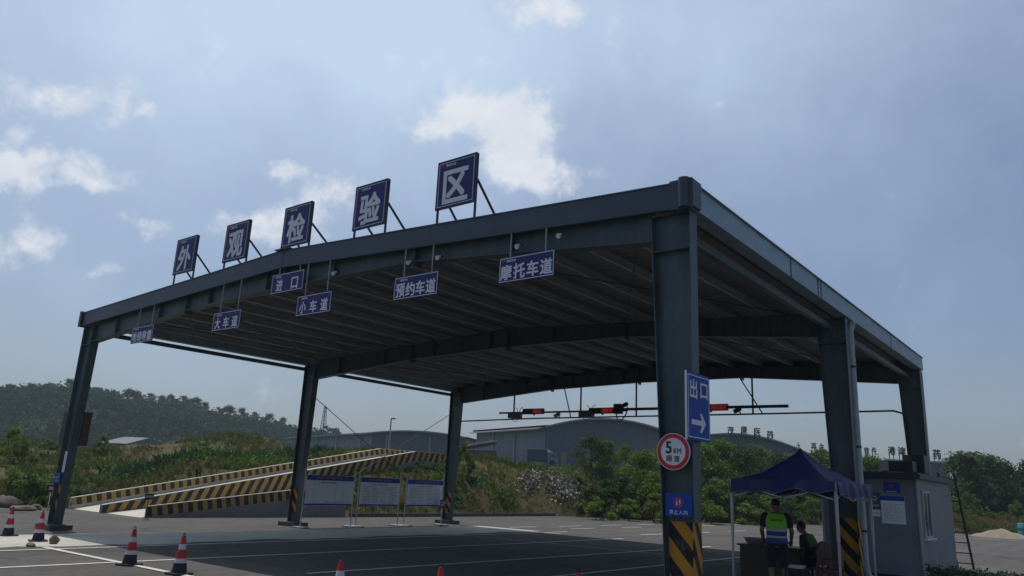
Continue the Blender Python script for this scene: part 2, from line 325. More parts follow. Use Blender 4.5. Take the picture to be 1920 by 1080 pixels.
X, Y, Z = Vector((1, 0, 0)), Vector((0, 1, 0)), Vector((0, 0, 1))
ORD = ['first', 'second', 'third', 'fourth', 'fifth', 'sixth', 'seventh', 'eighth', 'ninth', 'tenth', 'eleventh', 'twelfth', 'thirteenth', 'fourteenth', 'fifteenth', 'sixteenth', 'seventeenth', 'eighteenth', 'nineteenth', 'twentieth']

# ------------------------------------------------------------------ ground, lot, terrain, hill
W, L1, L2, HB, HT, RISE = 19.763, 8.193, 16.543, 5.90, 6.28, .46
LOT = [(-17, -60), (-15, -12), (-11.6, 1.0), (-10.9, 5.0), (-4.6, 5.0), (-4.6, 14.7), (-4.45, 14.75), (-4.4, 31.0), (-3.4, 33.2), (.8, 40.4), (2.8, 45.5), (8, 50), (16, 50.5), (20, 55.5), (45, 57), (90, 60), (90, -60)]
M_asph = mat('worn_asphalt', (.094, .089, .082), .9, 0, .16, .35, bump=.35, fine=.22, blotch=((.058, .058, .058), .22, .5, .75), spec=.2)
streak(M_asph, (1.6, .05, 1), .78, 1.12); streak(M_asph, (.05, .3, 1), .9, 1.07); streak(M_asph, (2.6, .9, 1), .55, 1.0, 1., .18, .36); cracks(M_asph, .22)
M_soil = mat('field_soil', (.11, .085, .05), .95, 0, .2, .12, c2=(.06, .085, .025), fine=.3, spec=.1)
M_bank = mat('bank_soil', (.125, .078, .052), .95, 0, .25, .35, c2=(.05, .075, .02), fine=.35, bump=.4, spec=.1, blotch=((.14, .085, .05), .5, .56, .74))
M_hill = mat('hill_ground', (.022, .036, .018), .95, 0, .3, .03, c2=(.05, .06, .03), fine=.3, spec=.1)
g = MB(); g.add([(-1500, -1500, -.6), (1500, -1500, -.6), (1500, 1500, -.6), (-1500, 1500, -.6)], [(0, 1, 2, 3)])
tag(g.build('ground', M_soil), kind='structure')
g = MB(); g.add([(x, y, 0) for x, y in LOT], [tuple(range(len(LOT)))]); g.m = 0
tag(g.build('asphalt_yard', M_asph), kind='structure')

def seg_dist(px, py, poly):
    """signed distance to polygon (+ outside), vectorised"""
    px, py = np.asarray(px, float), np.asarray(py, float); d = np.full(px.shape, 1e9); ins = np.zeros(px.shape, bool); n = len(poly)
    for i in range(n):
        ax, ay = poly[i]; bx, by = poly[(i+1) % n]; dx, dy = bx-ax, by-ay
        t = np.clip(((px-ax)*dx+(py-ay)*dy)/(dx*dx+dy*dy), 0, 1); d = np.minimum(d, np.hypot(px-ax-t*dx, py-ay-t*dy))
        c = ((ay > py) != (by > py)); 
        with np.errstate(divide='ignore', invalid='ignore'): xi = (bx-ax)*(py-ay)/(by-ay+1e-12)+ax
        ins ^= c & (px < xi)
    return np.where(ins, -d, d)
CTRL = [(-14,-8,.4),(-26,-12,.8),(-14,1,.6),(-14.5,6,.9),(-14,14,2.2),(-12,24,3.1),(-9,26,3.2),(-8,34,3.2),(-7,40,3.3),(-5,44,3.3),(40,66,.5),(60,66,.5),(-40,-10,1.5),(60,120,3.4),(0,130,3.6),(90,110,2)]
for u, d_, v in ((0,38,876),(60,38,886),(110,38,893),(0,52,832),(60,54,846),(120,56,855),(200,58,862),(250,58,852),(300,58,832),(350,60,819),(430,62,815),(500,62,817),(550,62,842),(600,62,860),(650,62,868),(-100,45,850),(-200,60,840),
                 (0,90,856),(120,90,858),(200,92,862),(350,90,850),(450,90,846),(600,95,874),(720,66,866),(820,66,866),(900,64,872),(960,62,888),(1000,60,894),(1040,58,892),(1075,56,890),(900,90,874),(1000,90,876),(1130,54,930),(1130,66,905),(1200,54,946),(1200,70,912),(1300,60,945),(1400,62,948),(1500,64,952),(1600,66,958),(1750,68,972),(1850,70,985),(1950,72,990),(1300,85,915),(1600,90,930),(1850,95,955)):
    q = pd(u, v, d_); CTRL.append((q[0], q[1], max(q[2], .25)))
CTRL = np.array(CTRL)
def vnoise(x, y, s, seed=0):
    """cheap smooth value noise"""
    x = np.asarray(x)/s+seed*17.3; y = np.asarray(y)/s-seed*9.1; xi, yi = np.floor(x), np.floor(y); fx, fy = x-xi, y-yi; fx, fy = fx*fx*(3-2*fx), fy*fy*(3-2*fy)
    h = lambda a, b: np.modf(np.abs(np.sin(a*127.1+b*311.7+seed*74.7)*43758.5453))[0]
    return (h(xi, yi)*(1-fx)+h(xi+1, yi)*fx)*(1-fy)+(h(xi, yi+1)*(1-fx)+h(xi+1, yi+1)*fx)*fy
def terr(x, y):
    x, y = np.asarray(x, float), np.asarray(y, float); d = seg_dist(x, y, LOT)
    w = 1/((x[..., None]-CTRL[:, 0])**2+(y[..., None]-CTRL[:, 1])**2+3)**2.0; h = (w*CTRL[:, 2]).sum(-1)/w.sum(-1)
    t = np.clip((d-.1)/5.2, 0, 1); t = t*(1.7-.7*t)
    n = (vnoise(x, y, 3.1, 1)-.5)*.6+(vnoise(x, y, 1.1, 2)-.5)*.3+(vnoise(x, y, 9, 3)-.5)*.3
    z = np.where(d > 0, .02+h*np.clip(t, 0, 1)+n*np.clip(d/3, 0, 1)*np.clip(h/3, .2, 1), -.35)
    ramp = .182*(np.clip(y, 5, 22.2)-5)
    z = np.where((x > -11.1) & (x < -7.3) & (y > 4.5) & (y < 25.7), np.minimum(z, ramp-.25), z)
    z = np.where((x > -7.7) & (x < -4.45) & (y > 4.5) & (y < 14.9), np.minimum(z, .115*(y-5)-.25), z)
    return z
def grid_mesh(name, xs, ys, fn, m, kind='structure'):
    gx, gy = np.meshgrid(xs, ys, indexing='ij'); z = fn(gx, gy); nx, ny = len(xs), len(ys)
    v = np.stack([gx, gy, z], -1).reshape(-1, 3); i = np.arange((nx-1)*ny).reshape(nx-1, ny)[:, :-1].ravel()
    o = np_mesh(name, v, np.stack([i, i+ny, i+ny+1, i+1], -1), m); o.data.polygons.foreach_set('use_smooth', np.ones(len(o.data.polygons), bool)); return tag(o, kind=kind)
xs = np.concatenate([np.arange(-130, -46, 3.), np.arange(-46, 26, .6), np.arange(26, 130, 3.)]); ys = np.concatenate([np.arange(-60, -12, 3.), np.arange(-12, 70, .6), np.arange(70, 190, 3.)])
grid_mesh('terrain', xs, ys, terr, M_bank)

# far hill: a ridge at 300 m, its skyline taken from the view
RIDGE = [(-900, 745), (-500, 735), (-200, 730), (0, 732), (50, 731), (100, 727), (140, 729), (200, 737), (240, 752), (300, 756), (350, 760), (400, 776), (450, 784), (500, 792), (550, 803), (600, 812), (650, 826), (700, 845), (760, 868), (850, 885), (1000, 892)]
_az, _te = [], []
for u, v in RIDGE:
    r = ray(u, v); _az.append(math.atan2(-r[0], r[1])); _te.append(r[2]/math.hypot(r[0], r[1]))
_o = np.argsort(_az); _az = np.array(_az)[_o]; _te = np.array(_te)[_o]
RR = 300.
def hill_z(x, y):
    dx, dy = x-CAM[0], y-CAM[1]; r = np.hypot(dx, dy); a = np.arctan2(-dx, dy); top = CAM[2]+RR*np.interp(a, _az, _te)-3.2
    p = np.clip((r-165)/(RR-165), 0, 1); p = p*p*(3-2*p); back = np.clip((r-RR)/160, 0, 1); ter = 1.2*np.abs(np.modf(p*9)[0]-.5)
    return -1+(top+1)*p*(1-back*back*.8)+(vnoise(x, y, 38, 5)-.5)*9*p*(1-p)*2+(vnoise(x, y, 12, 6)-.5)*2*p*(1-p)+ter*(p > .05)*(p < .9)
rr = np.linspace(150, 470, 90); aa = np.linspace(R(20), R(120), 220)
ga, gr = np.meshgrid(aa, rr, indexing='ij'); hx, hy = CAM[0]-np.sin(ga)*gr, CAM[1]+np.cos(ga)*gr
v = np.stack([hx, hy, hill_z(hx, hy)], -1).reshape(-1, 3); ny = len(rr); i = np.arange((len(aa)-1)*ny).reshape(-1, ny)[:, :-1].ravel()
tag(np_mesh('hill', v, np.stack([i, i+1, i+ny+1, i+ny], -1), M_hill), kind='structure')

# weighbridge slab, kerb, painted lines, sunlit slab edge painted as a line
def slab_poly():
    L = [(1.92+.05*math.sin(y*1.7)+.04*math.sin(y*5.1), y) for y in np.arange(-3.2, 17.3, .5)]
    Rr = [(5.05+.16*math.sin(y*1.1+1)+.12*math.sin(y*2.9)+(.12*random.random()), y) for y in np.arange(17.0, -3.4, -.4)]
    return L+Rr
g = MB(); g.prism(slab_poly(), -.05, .005, 'z'); tag(g.build('weighbridge_pavement', M_conc), kind='structure')
def strip(mb, p, q, w, z=.010):
    p, q = Vector((*p, z)), Vector((*q, z)); d = (q-p).normalized(); n = Vector((-d.y, d.x, 0))*w/2
    mb.add([p-n, q-n, q+n, p+n], [(0, 1, 2, 3)])
g = MB()
strip(g, (5.62, -14), (5.72, 18), .12); strip(g, (8.35, -14), (8.95, 17), .12); strip(g, (11.8, -.1), (12.5, 17), .12); strip(g, (14.6, .2), (15.0, 17), .12); strip(g, (17.6, 1.), (17.9, 17), .12)
g2 = MB(); strip(g2, (1.86, -3), (1.95, 16), .06, .010); strip(g2, (5.2, -2.2), (19.5, -2.05), .14, .014)  # first strip paints the sunlit edge of the slab in white
strip(g2, (2.6, 15.9), (6.6, 16.15), .42, .014); strip(g2, (6.6, 16.02), (19.6, 15.95), .14, .014); strip(g2, (6.1, 11.45), (19, 12.3), .07, .014)
for k in range(6): strip(g2, (3.0+.05*k, 17.5+3.75*k), (3.02+.05*k, 19.45+3.75*k), .12)
for k in range(5): strip(g2, (4.5+.1*k, 20.1+4.4*k), (4.55+.1*k, 22+4.4*k), .12)
for k in range(5): strip(g2, (8.0+.12*k, 20.2+4.4*k), (8.05+.12*k, 22.4+4.4*k), .12)
for k in range(4): strip(g2, (14+.1*k, 24+5*k), (14.1+.1*k, 26.4+5*k), .12)
strip(g2, (16, 44), (60, 48), .12)
g.v and tag(g.build('lane_markings', M_line), kind='structure'); tag(g2.build('road_markings_and_lit_edge', M_line), kind='structure')
g = MB(); 
for i in range(17): g.box((-4.35, 14.78+i*.99+.5, .06), (.18, .965, .24))
tag(g.build('kerb', M_pad), kind='structure')

# ------------------------------------------------------------------ the canopy
def slope(x): return RISE*(1-abs(x-W/2)/(W/2))
canopy = thing('steel_canopy', 'wide open-sided steel canopy over inspection lanes, blue grey frames with striped column feet', 'canopy', (W/2, L1, 0))
def col_mesh(y, right):
    mb = MB(); sx = (lambda x: W-x) if right else (lambda x: x); b, t = .40, .63; bf, tf = .24, .014; zt = 5.885; z0 = .16
    mb.prism([(sx(tf), z0), (sx(b), z0), (sx(t), zt-.02), (sx(tf), zt-.02)], y-.005, y+.005)
    mb.lo((sx(0), y-bf/2, z0), (sx(tf), y+bf/2, zt))
    mb.bar((sx(b+tf/2), y, z0), (sx(t+tf/2), y, 5.36), bf, tf, (0, 1, 0)) if False else mb.prism([(sx(b), z0), (sx(b+tf), z0), (sx(t+tf), zt-.02), (sx(t), zt-.02)], y-bf/2, y+bf/2)
    mb.lo((sx(tf), y-bf/2+.004, 5.30), (sx(.6), y+bf/2-.004, 5.314))           # stiffeners of the knee
    mb.lo((sx(tf), y-bf/2+.004, zt-.018), (sx(t), y+bf/2-.004, zt-.004))
    mb.lo((sx(-.06), y-bf/2-.06, z0-.02), (sx(b+.08), y+bf/2+.06, z0-.001))
    return mb
def haz_mesh(y, right, z0, z1):
    mb = MB(); sx = (lambda x: W-x) if right else (lambda x: x)
    for s in (-1, 1):
        mb.prism([(sx(.02), z0), (sx(.395), z0), (sx(.40+.016*z1), z1), (sx(.02), z1)], y+s*.006, y+s*.009)
    mb.lo((sx(-.004), y-.118, z0), (sx(-.001), y+.118, z1))
    mb.lo((sx(0), y-.1235, z0), (sx(.014), y-.1205, z1)); 
    return mb
for y in (0, L1, L2):
    for right in (False, True):
        c = col_mesh(y, right).build('column', M_steel, canopy)
        z0, z1 = (.05, 1.45) if right else (.45, 1.32)
        if right or y < 20: haz_mesh(y, right, max(z0, .17), z1).build('hazard_band', M_hazcol, c)
        p = MB(); xx = W-.2 if right else .2
        p.box((xx, y, .0675), (.95, .62, .145)); p.build('footing', M_pad, c)
def raf_bot(x):
    dep = np.interp(x/W, [0, .033, .29, .5, .6, .72, .967, 1], [.60, .57, .37, .44, .32, .25, .45, .47]); return HB+slope(x)-dep
for y in (0, L1, L2):
    mb = MB(); xs_ = [.645, 2.6, W*.29, W*.5, W*.71, W-2.6, W-.645]
    top = [(x, HB+slope(x)+.13) for x in xs_]; bot = [(x, raf_bot(x)) for x in xs_]
    mb.prism(bot+top[::-1], y-.005, y+.005)
    for pts, s in ((top, -1), (bot, 1)):
        for (a, b) in zip(pts[:-1], pts[1:]): mb.prism([(a[0], a[1]), (b[0], b[1]), (b[0], b[1]+.014*s), (a[0], a[1]+.014*s)], y-.11, y+.11)
    for x in (W*.29, W*.5, W*.71): mb.lo((x-.012, y-.112, raf_bot(x)-.09), (x+.012, y+.112, HB+slope(x)+.128))
    for x in np.arange(2.0, W-1, 2.4): mb.lo((x-.005, y-.1, raf_bot(x)+.016), (x+.005, y+.1, HB+slope(x)+.114))
    mb.build('rafter', M_steel, canopy)
for k in range(18):
    x = .75+k*(W-1.5)/17; zz = HT+slope(x)-.075; mb = MB()
    mb.lo((x-.004, -.15, zz-.17), (x+.004, L2+.15, zz)); mb.lo((x+.004, -.15, zz-.006), (x+.065, L2+.15, zz)); mb.lo((x+.004, -.15, zz-.17), (x+.065, L2+.15, zz-.164))
    mb.build('purlin', M_purlin, canopy)
mb = MB(); prof = []; yy = -.15
while yy < L2+.15: prof += [(yy, 0), (yy+.10, 0), (yy+.125, .035), (yy+.175, .035), (yy+.2, 0)]; yy += .2
for xa, xb in ((.05, W/2), (W/2, W-.05)):
    vs = [(x, p, HT-.06+slope(x)+q) for x in (xa, xb) for p, q in prof]; n = len(prof); mb.add(vs, [(i, i+1, n+i+1, n+i) for i in range(n-1)])
mb.build('roof_sheet', M_roof, canopy)
for y0, y1, nm in ((-.20, -.18, 'gable_fascia'), (L2+.18, L2+.20, 'gable_fascia')):
    mb = MB()
    for xa, xb in ((-.03, W/2-.001), (W/2+.001, W+.03)):
        za, zb = slope(xa) if xa > 0 else 0, slope(xb) if xb < W else 0
        mb.prism([(xa, HB+za), (xb, HB+zb), (xb, HT+zb), (xa, HT+za)], y0, y1)
        q0, q1 = (y0-.015, y1+.06) if y0 < 0 else (y0-.06, y1+.015)
        mb.prism([(xa, HT+za), (xb, HT+zb), (xb, HT+zb+.022), (xa, HT+za+.022)], q0, q1)
        mb.prism([(xa, HB+za), (xb, HB+zb), (xb, HB+zb-.01), (xa, HB+za-.01)], min(q0, q1)+.012, max(q0, q1)-.012)
    mb.box((W/2, (y0+y1)/2, HT+RISE+.03), (.5, .16, .03)); mb.box((W/2, y0-.003 if y0 < 0 else y1+.003, HB+RISE+.19), (.02, .006, .38))
    mb.build(nm, M_fascia, canopy)
for right in (False, True):
    mb = MB(); sx = (lambda x: W-x) if right else (lambda x: x)
    mb.lo((sx(-.05), -.19, HB), (sx(-.03), L2+.19, HT)); mb.lo((sx(-.03), -.178, HB), (sx(.2), L2+.178, HB+.008)); mb.lo((sx(.2), -.178, HB), (sx(.212), L2+.178, HT-.1)); mb.lo((sx(-.09), -.19, HT), (sx(-.03), L2+.19, HT+.012))
    gt = mb.build('gutter', M_galv, canopy)
    if right:
        for yj in (4.2, 5.9, 6.1, 12.4):
            j = MB(); j.lo((sx(-.056), yj, HB+.004), (sx(-.0505), yj+.07, HT-.004)); j.build('seam_strip', M_dark, gt)
    mb = MB(); mb.lo((sx(-.10), -.25, HB-.03), (sx(.26), -.205, HT+.045)); mb.tube([(sx(.03), -.235, HB-.02), (sx(.03), -.235, HT+.055)], .09, 16); mb.lo((sx(-.11), -.24, HB-.01), (sx(-.055), .05, HT+.03))
    if not right: mb = MB(); mb.lo((sx(-.13), -.26, HB-.04), (sx(.0), -.21, HT+.05)); mb.lo((sx(-.13), -.21, HB-.04), (sx(-.055), .1, HT+.05))
    mb.build('corner_cap', M_fascia, canopy)
    mb = MB(); u0, u1, zq = (.30, .41, -.06) if right else (.04, .16, 0); mb.lo((sx(u0), .13, 5.68+zq), (sx(u1), L1-.13, 5.80+zq)); mb.lo((sx(u0), L1+.13, 5.68+zq), (sx(u1), L2-.13, 5.80+zq)); mb.build('eave_strut', M_steel, canopy)
for (y0, y1) in ((.1, L1-.1), (L1+.1, L2-.1)):
    for xa, xb in ((.9, W*.29), (W*.71, W-.9)):
        for a, b in ((xa, xb), (xb, xa)):
            mb = MB(); mb.tube([(a, y0, HB+slope(a)+.05), (b, y1, HB+slope(b)+.05)], .012, 6); mb.build('bracing_rod', M_dark, canopy)
for p, q in (((.12, L1+.12, 4.9), (.12, L2-.1, .45)), ((.16, L1+.12, .45), (.16, L2-.1, 4.9))):
    mb = MB(); mb.tube([p, q], .014, 6); mb.build('bracing_rod', M_dark, canopy)
mb = MB(); xp, yp = W-.02, L1+.30
mb.tube([(W+.05, yp, 5.86), (xp, yp, 5.66), (xp, yp, 5.5), (xp, yp, .42), (xp+.05, yp+.02, .26), (xp+.22, yp+.12, .13), (xp+.6, yp+.3, .1)], .085, 16)
dp = mb.build('downpipe', M_grey, canopy)
for z in (1.2, 3.0, 4.8): mb = MB(); mb.tube([(xp, yp, z-.025), (xp, yp, z+.025)], .092, 16); mb.build('pipe_clip', M_dark, dp)
mb = MB(); mb.tube([(xp, yp, .38), (xp, yp, .48)], .1, 16); mb.build('pipe_collar', M_grey, dp)
mb = MB(); mb.tube([(W-.03, L2+.2, 5.86), (W-.03, L2+.2, .3)], .05, 10); mb.build('downpipe', M_grey, canopy)

# ------------------------------------------------------------------ signs
EMB = (.36, .05, .07)
M_emb = mat('emblem_red', EMB, .45, 0, .1, 5)
def emblem(mb, o, rt, up, s):
    o = Vector(o); disc(mb, o, rt, up, s*.30, s*.5, 20, 0, math.pi); disc(mb, o-up*s*.02, rt, up, 0, s*.17, 16)
    mb.add([o-rt*s*.5-up*s*.1, o+rt*s*.5-up*s*.1, o+rt*s*.5, o-rt*s*.5], [(0, 1, 2, 3)])
def roof_sign(ch, x, desc):
    zr = HT+slope(x)-.03; zc = 7.47; yf = .12; h = 1.0
    t = thing('rooftop_character_sign', 'square indigo rooftop sign with big character %s, %s' % (ch, desc), 'sign', (x, yf, zr), 0, 'rooftop character signs')
    mb = MB(); mb.box((x, yf, zc), (1.0, .03, h)); p = mb.build('panel', M_blue, t)
    mb = MB(); mb.frame((x, yf, zc), X, Z, 1.012, h+.012, .014, .04); mb.build('panel_edge', M_dark, p)
    mb = MB(); mb.frame((x, yf-.018, zc), X, Z, .92, h-.08, .012, .003); mb.build('border_line', M_letter, p)
    mb = MB(); put_text(mb, ch, (x, yf-.0195, zc-.07), X, Z, .66, .70, .035); mb.build('character', M_letter, p)
    mb = MB(); emblem(mb, (x-.37, yf-.0195, zc+.385), X, Z, .11); mb.build('emblem', M_emb, p)
    mb = MB(); put_text(mb, '港城车检', (x-.155, yf-.0195, zc+.395), X, Z, .27, .065, .02); mb.build('small_lettering', M_letter, p)
    for s in (-1, 1):
        mb = MB(); mb.lo((x+s*.485-.018, yf+.025, zr), (x+s*.485+.018, yf+.06, zc+h/2)); mb.build('post', M_dark, t)
        mb = MB(); mb.bar((x+s*.485, yf+.06, zc-.02), (x+s*.485, yf+1.05, HT+slope(x)), .036, .036); mb.build('brace', M_dark, t)
for ch, x, ds in (('外', 4.90, 'leftmost of the row'), ('观', 7.33, 'second from the left'), ('检', 9.80, 'next to the roof ridge'), ('验', 12.34, 'second from the right'), ('区', 14.80, 'rightmost of the row')): roof_sign(ch, x, ds)

def lane_sign(txt, x, zc, tw, label, w=1.16, h=.45, single=False):
    yf = -.21; zt = HB+slope(x)
    t = thing('hanging_lane_sign', label, 'sign', (x, yf, zc-h/2), 0, 'lane signs hanging from the front beam')
    mb = MB(); mb.box((x, yf, zc), (w, .02, h)); p = mb.build('panel', M_blue, t)
    mb = MB(); mb.frame((x, yf-.0115, zc), X, Z, w-.03, h-.03, .012, .003); mb.build('border_line', M_letter, p)
    n = len(txt)
    for i, c in enumerate(txt): mb = MB(); put_text(mb, c, (x+(i-(n-1)/2)*tw/(n-1), yf-.013, zc-.045), X, Z, .235 if n < 4 else .245, .27, .03); mb.build('character', M_letter, p)
    mb = MB(); emblem(mb, (x-w/2+.10, yf-.013, zc+h/2-.075), X, Z, .085); mb.build('emblem', M_emb, p)
    mb = MB(); put_text(mb, '港城车检', (x-w/2+.26, yf-.013, zc+h/2-.07), X, Z, .2, .05, .02); mb.build('small_lettering', M_letter, p)
    for s in (-1, 1):
        mb = MB(); xx = x+s*.37; mb.tube([(xx, yf+.025, zc+.1), (xx, yf+.025, HB+slope(xx)-.008)], .014, 8); mb.build('hanger_rod', M_grey, t)
LS = [('地磅称重', 3.95, 5.30, .80, 'indigo hanging sign reading 地磅称重 beside the left column'), ('大车道', 7.98, 5.30, .72, 'indigo hanging sign reading 大车道 between the left column and the ridge'),
      ('进口', 10.22, 5.96, .55, 'indigo sign reading 进口 fixed high under the roof ridge'), ('小车道', 11.25, 5.35, .72, 'indigo hanging sign reading 小车道 just below the 进口 sign'),
      ('预约车道', 14.28, 5.37, .80, 'indigo hanging sign reading 预约车道 in the middle of the right half'), ('摩托车道', 16.88, 5.38, .84, 'indigo hanging sign reading 摩托车道 nearest the right column')]
for a in LS: lane_sign(a[0], a[1]-.03, *a[2:])

def spot(x, z, label):
    t = thing('spotlight', label, 'lamp', (x, -.2, z), 0, 'small spotlights along the front beam')
    mb = MB(); mb.tube([(x, -.13, z), (x, -.2, z-.05)], [.02, .038], 14); mb.tube([(x, -.2, z-.05), (x, -.215, z-.06)], [.042, .042], 14); mb.build('lamp_head', M_white, t)
    mb = MB(); mb.bar((x, -.05, z+.02), (x, -.14, z+.0), .03, .02); mb.build('bracket', M_dark, t)
for x, dz, d in ((16.62, .22, 'left of the two above the 摩托车道 sign'), (17.48, .13, 'right of the two above the 摩托车道 sign'), (13.98, .25, 'left of the two above the 预约车道 sign'), (14.75, .23, 'right of the two above the 预约车道 sign'), (11.75, .27, 'above the 小车道 sign')):
    spot(x, HB+slope(x)-dz, 'small white spotlight on the front beam, '+d)

# exit sign on the outer side of the right front column
t = thing('exit_sign', 'tall blue sign reading 出口 with a white arrow on the front right column', 'sign', (W+.05, -.05, 2.53))
xs0 = W+.05
mb = MB(); mb.box((xs0, -.05, 2.985), (.025, .74, .92)); p = mb.build('panel', M_blue2, t)
mb = MB(); mb.lo((xs0-.014, -.432, 2.52), (xs0+.014, -.421, 3.45)); mb.build('panel_edge', M_signwhite, p)
mb = MB(); mb.frame((xs0+.0145, -.05, 2.985), Y, Z, .68, .85, .012, .003); mb.build('border_line', M_letter, p)
mb = MB(); 
for i, c in enumerate('出口'): put_text(mb, c, (xs0+.016, -.05+(i-.5)*.34, 3.22), Y, Z, .235, .27 if i == 0 else .22, .03)
mb.build('lettering', M_letter, p)
mb = MB(); o = Vector((xs0+.016, -.05, 2.77)); sh = [(-.24, .035), (.09, .035), (.02, .13), (.09, .13), (.22, 0), (.09, -.13), (.02, -.13), (.09, -.035), (-.24, -.035)]
mb.add([o+Y*a+Z*b for a, b in sh], [tuple(range(9))]); mb.build('arrow', M_letter, p)
mb = MB(); [mb.lo((W-.002, -.11, z), (xs0-.012, .11, z+.03)) for z in (2.7,)]; mb.build('bracket', M_dark, t)
# 5 km sign
t = thing('speed_limit_sign', 'round white sign with a red ring reading 5 KM 限速 on the front right column', 'sign', (19.49, -.14, 2.13)); o = Vector((19.49, -.165, 2.375))
mb = MB(); mb.tube([o, o+Y*.02], .25, 40); p = mb.build('panel', M_signwhite, t)
mb = MB(); disc(mb, o-Y*.003, X, Z, .185, .24, 48); mb.build('red_ring', M_red, p)
mb = MB(); put_text(mb, '5', o+Vector((-.065, -.003, .055)), X, Z, .09, .165, .03); put_text(mb, 'KM', o+Vector((.065, -.003, .01)), X, Z, .11, .07, .012)
for i, c in enumerate('限速'): put_text(mb, c, o+Vector((-.055+.11*i, -.003, -.095)), X, Z, .085, .085, .012)
mb.build('lettering', M_black, p)
mb = MB(); mb.lo((o.x-.1, -.144, 2.3), (o.x+.1, -.118, 2.34)); mb.build('bracket', M_dark, t)
# no entry sign
t = thing('no_entry_sign', 'small blue sign reading 禁止入内 below the round sign on the front right column', 'sign', (19.56, -.15, 1.52)); o = Vector((19.56, -.15, 1.67))
mb = MB(); mb.box(o, (.385, .02, .30)); p = mb.build('panel', M_blue2, t)
mb = MB(); disc(mb, o+Vector((0, -.0125, .035)), X, Z, .056, .07, 32); c0 = o+Vector((0, -.0135, .035)); mb.bar(c0+Vector((-.045, 0, .045)), c0+Vector((.045, 0, -.045)), .012, .001, Y); mb.build('prohibition_ring', M_red, p)
mb = MB()
for dx in (-.022, .022):
    c0 = o+Vector((dx, -.0125, .035)); disc(mb, c0+Z*.03, X, Z, 0, .009, 12); mb.add([c0+Vector((a, 0, b)) for a, b in ((-.012, .018), (.012, .018), (.008, -.01), (.013, -.04), (.003, -.04), (0, -.015), (-.004, -.04), (-.013, -.04), (-.008, -.01))], [tuple(range(9))])
mb.build('pedestrian_figures', M_letter, p)
mb = MB(); [put_text(mb, c, o+Vector((-.105+.07*i, -.0125, -.095)), X, Z, .055, .058, .012) for i, c in enumerate('禁止入内')]; mb.build('lettering', M_letter, p)
mb = MB(); disc(mb, o+Vector((-.165, -.0125, .125)), X, Z, .006, .012, 14, 0, math.pi); mb.build('emblem', M_emb, p)
mb = MB(); mb.lo((o.x-.1, -.14, 1.6), (o.x+.1, -.118, 1.63)); mb.build('bracket', M_dark, t)
# left column fittings
t = thing('column_notice', 'small blue notice on the striped foot of the far left column', 'notice', (.2, -.16, 1.27))
mb = MB(); mb.box((.2, -.15, 1.42), (.36, .02, .29)); p = mb.build('panel', M_blue2, t); mb = MB(); scribble(mb, (.2, -.1625, 1.40), X, Z, .26, .16, 3, 3); mb.build('print', M_letter, p)
t = thing('height_gauge', 'narrow white strip with dark marks on the far left column', 'gauge', (.50, -.13, 1.6))
mb = MB(); mb.box((.42, -.128, 1.88), (.15, .008, .58)); p = mb.build('strip', M_white, t); mb = MB(); [mb.box((.42, -.1335, 1.63+.06*i), (.10, .002, .012)) for i in range(9)]; tag(mb.build('marks', M_black, p))
t = thing('metal_cabinet', 'dark metal cabinet with a rusty brown side fixed behind the far left column', 'cabinet', (-.2, .25, 2.35))
mb = MB(); mb.lo((-.9, .14, 2.35), (.5, .36, 3.32)); mb.build('body', M_dark, t)
mb = MB(); mb.lo((.5, .145, 2.36), (.525, .355, 3.31)); mb.build('side_panel', mat('rusty_sheet', (.075, .05, .036), .8, .1, .3, 4), t)
mb = MB(); mb.lo((-.88, .128, 2.37), (-.02, .14, 3.30)); mb.build('door', M_dark, t)

# ------------------------------------------------------------------ ramp
ramp = thing('vehicle_ramp', 'concrete two lane vehicle ramp with yellow and black striped parapets left of the canopy', 'ramp', (-7.6, 5, 0))
S1, S2, YT = .182, .115, 22.0
zr = lambda y: S1*(min(max(y, 5), YT)-5)
mb = MB(); mb.prism([(5.0, -.3), (5.0, .006), (YT, zr(YT)), (25.4, zr(YT)), (25.4, -.3)], -10.45, -7.72, 'x'); mb.prism([(5.0, -.3), (5.0, .005), (14.7, S2*9.7), (14.7, -.3)], -7.50, -4.72, 'x'); mb.build('roadway', mat('sunlit_ramp_concrete', (.5, .47, .4), .9, 0, .12, 1, fine=.12, bump=.2), ramp)
def parapet(x0, x1, y0, ya, yb, s, h, m, lowf):
    """sloping kerb wall: solid below, striped face above down to lowf(y)"""
    f = lambda y: s*(min(max(y, 5), YT)-5)
    pts = [y0]+[y for y in (14.7, YT) if y0 < y < yb]+[yb]
    mb = MB(); mb.m = 0; mb.prism([(y, -.3) for y in (y0, yb)]+[(y, f(y)+h) for y in pts[::-1]], x0, x1, 'x'); p = mb.build('parapet', M_conc if x0 < -9 else M_wallc, ramp)
    mb = MB(); mb.prism([(y, lowf(y)) for y in pts]+[(y, f(y)+h-.012) for y in pts[::-1]], x1+.001, x1+.005, 'x'); mb.build('stripe_band', m, p)
    mb = MB(); mb.prism([(y, f(y)+h) for y in pts]+[(y, f(y)+h+.02) for y in pts[::-1]], x0-.005, x1+.008, 'x'); mb.build('coping', M_conc, p)
parapet(-10.62, -10.45, 4.9, 5, 25.6, S1, .44, M_hazfar, lambda y: zr(y)+.13)
parapet(-7.72, -7.50, 4.85, 5, 25.2, S1, .30, M_hazmid, lambda y: S2*(max(y, 5)-5)+.02 if y < 15 else zr(y)-.2)
parapet(-4.72, -4.60, 5.15, 5, 14.7, S2, .38, M_hazfar, lambda y: S2*(y-5)-.02+.03*(y < 6))
mb = MB(); mb.box((-7.6, 29.95, zr(30)+.2), (6.0, .16, .4)) if False else mb.lo((-10.45, 25.4, zr(30)-.3), (-7.72, 25.55, zr(30)+.40)); mb.build('end_wall', M_hazfar, ramp)

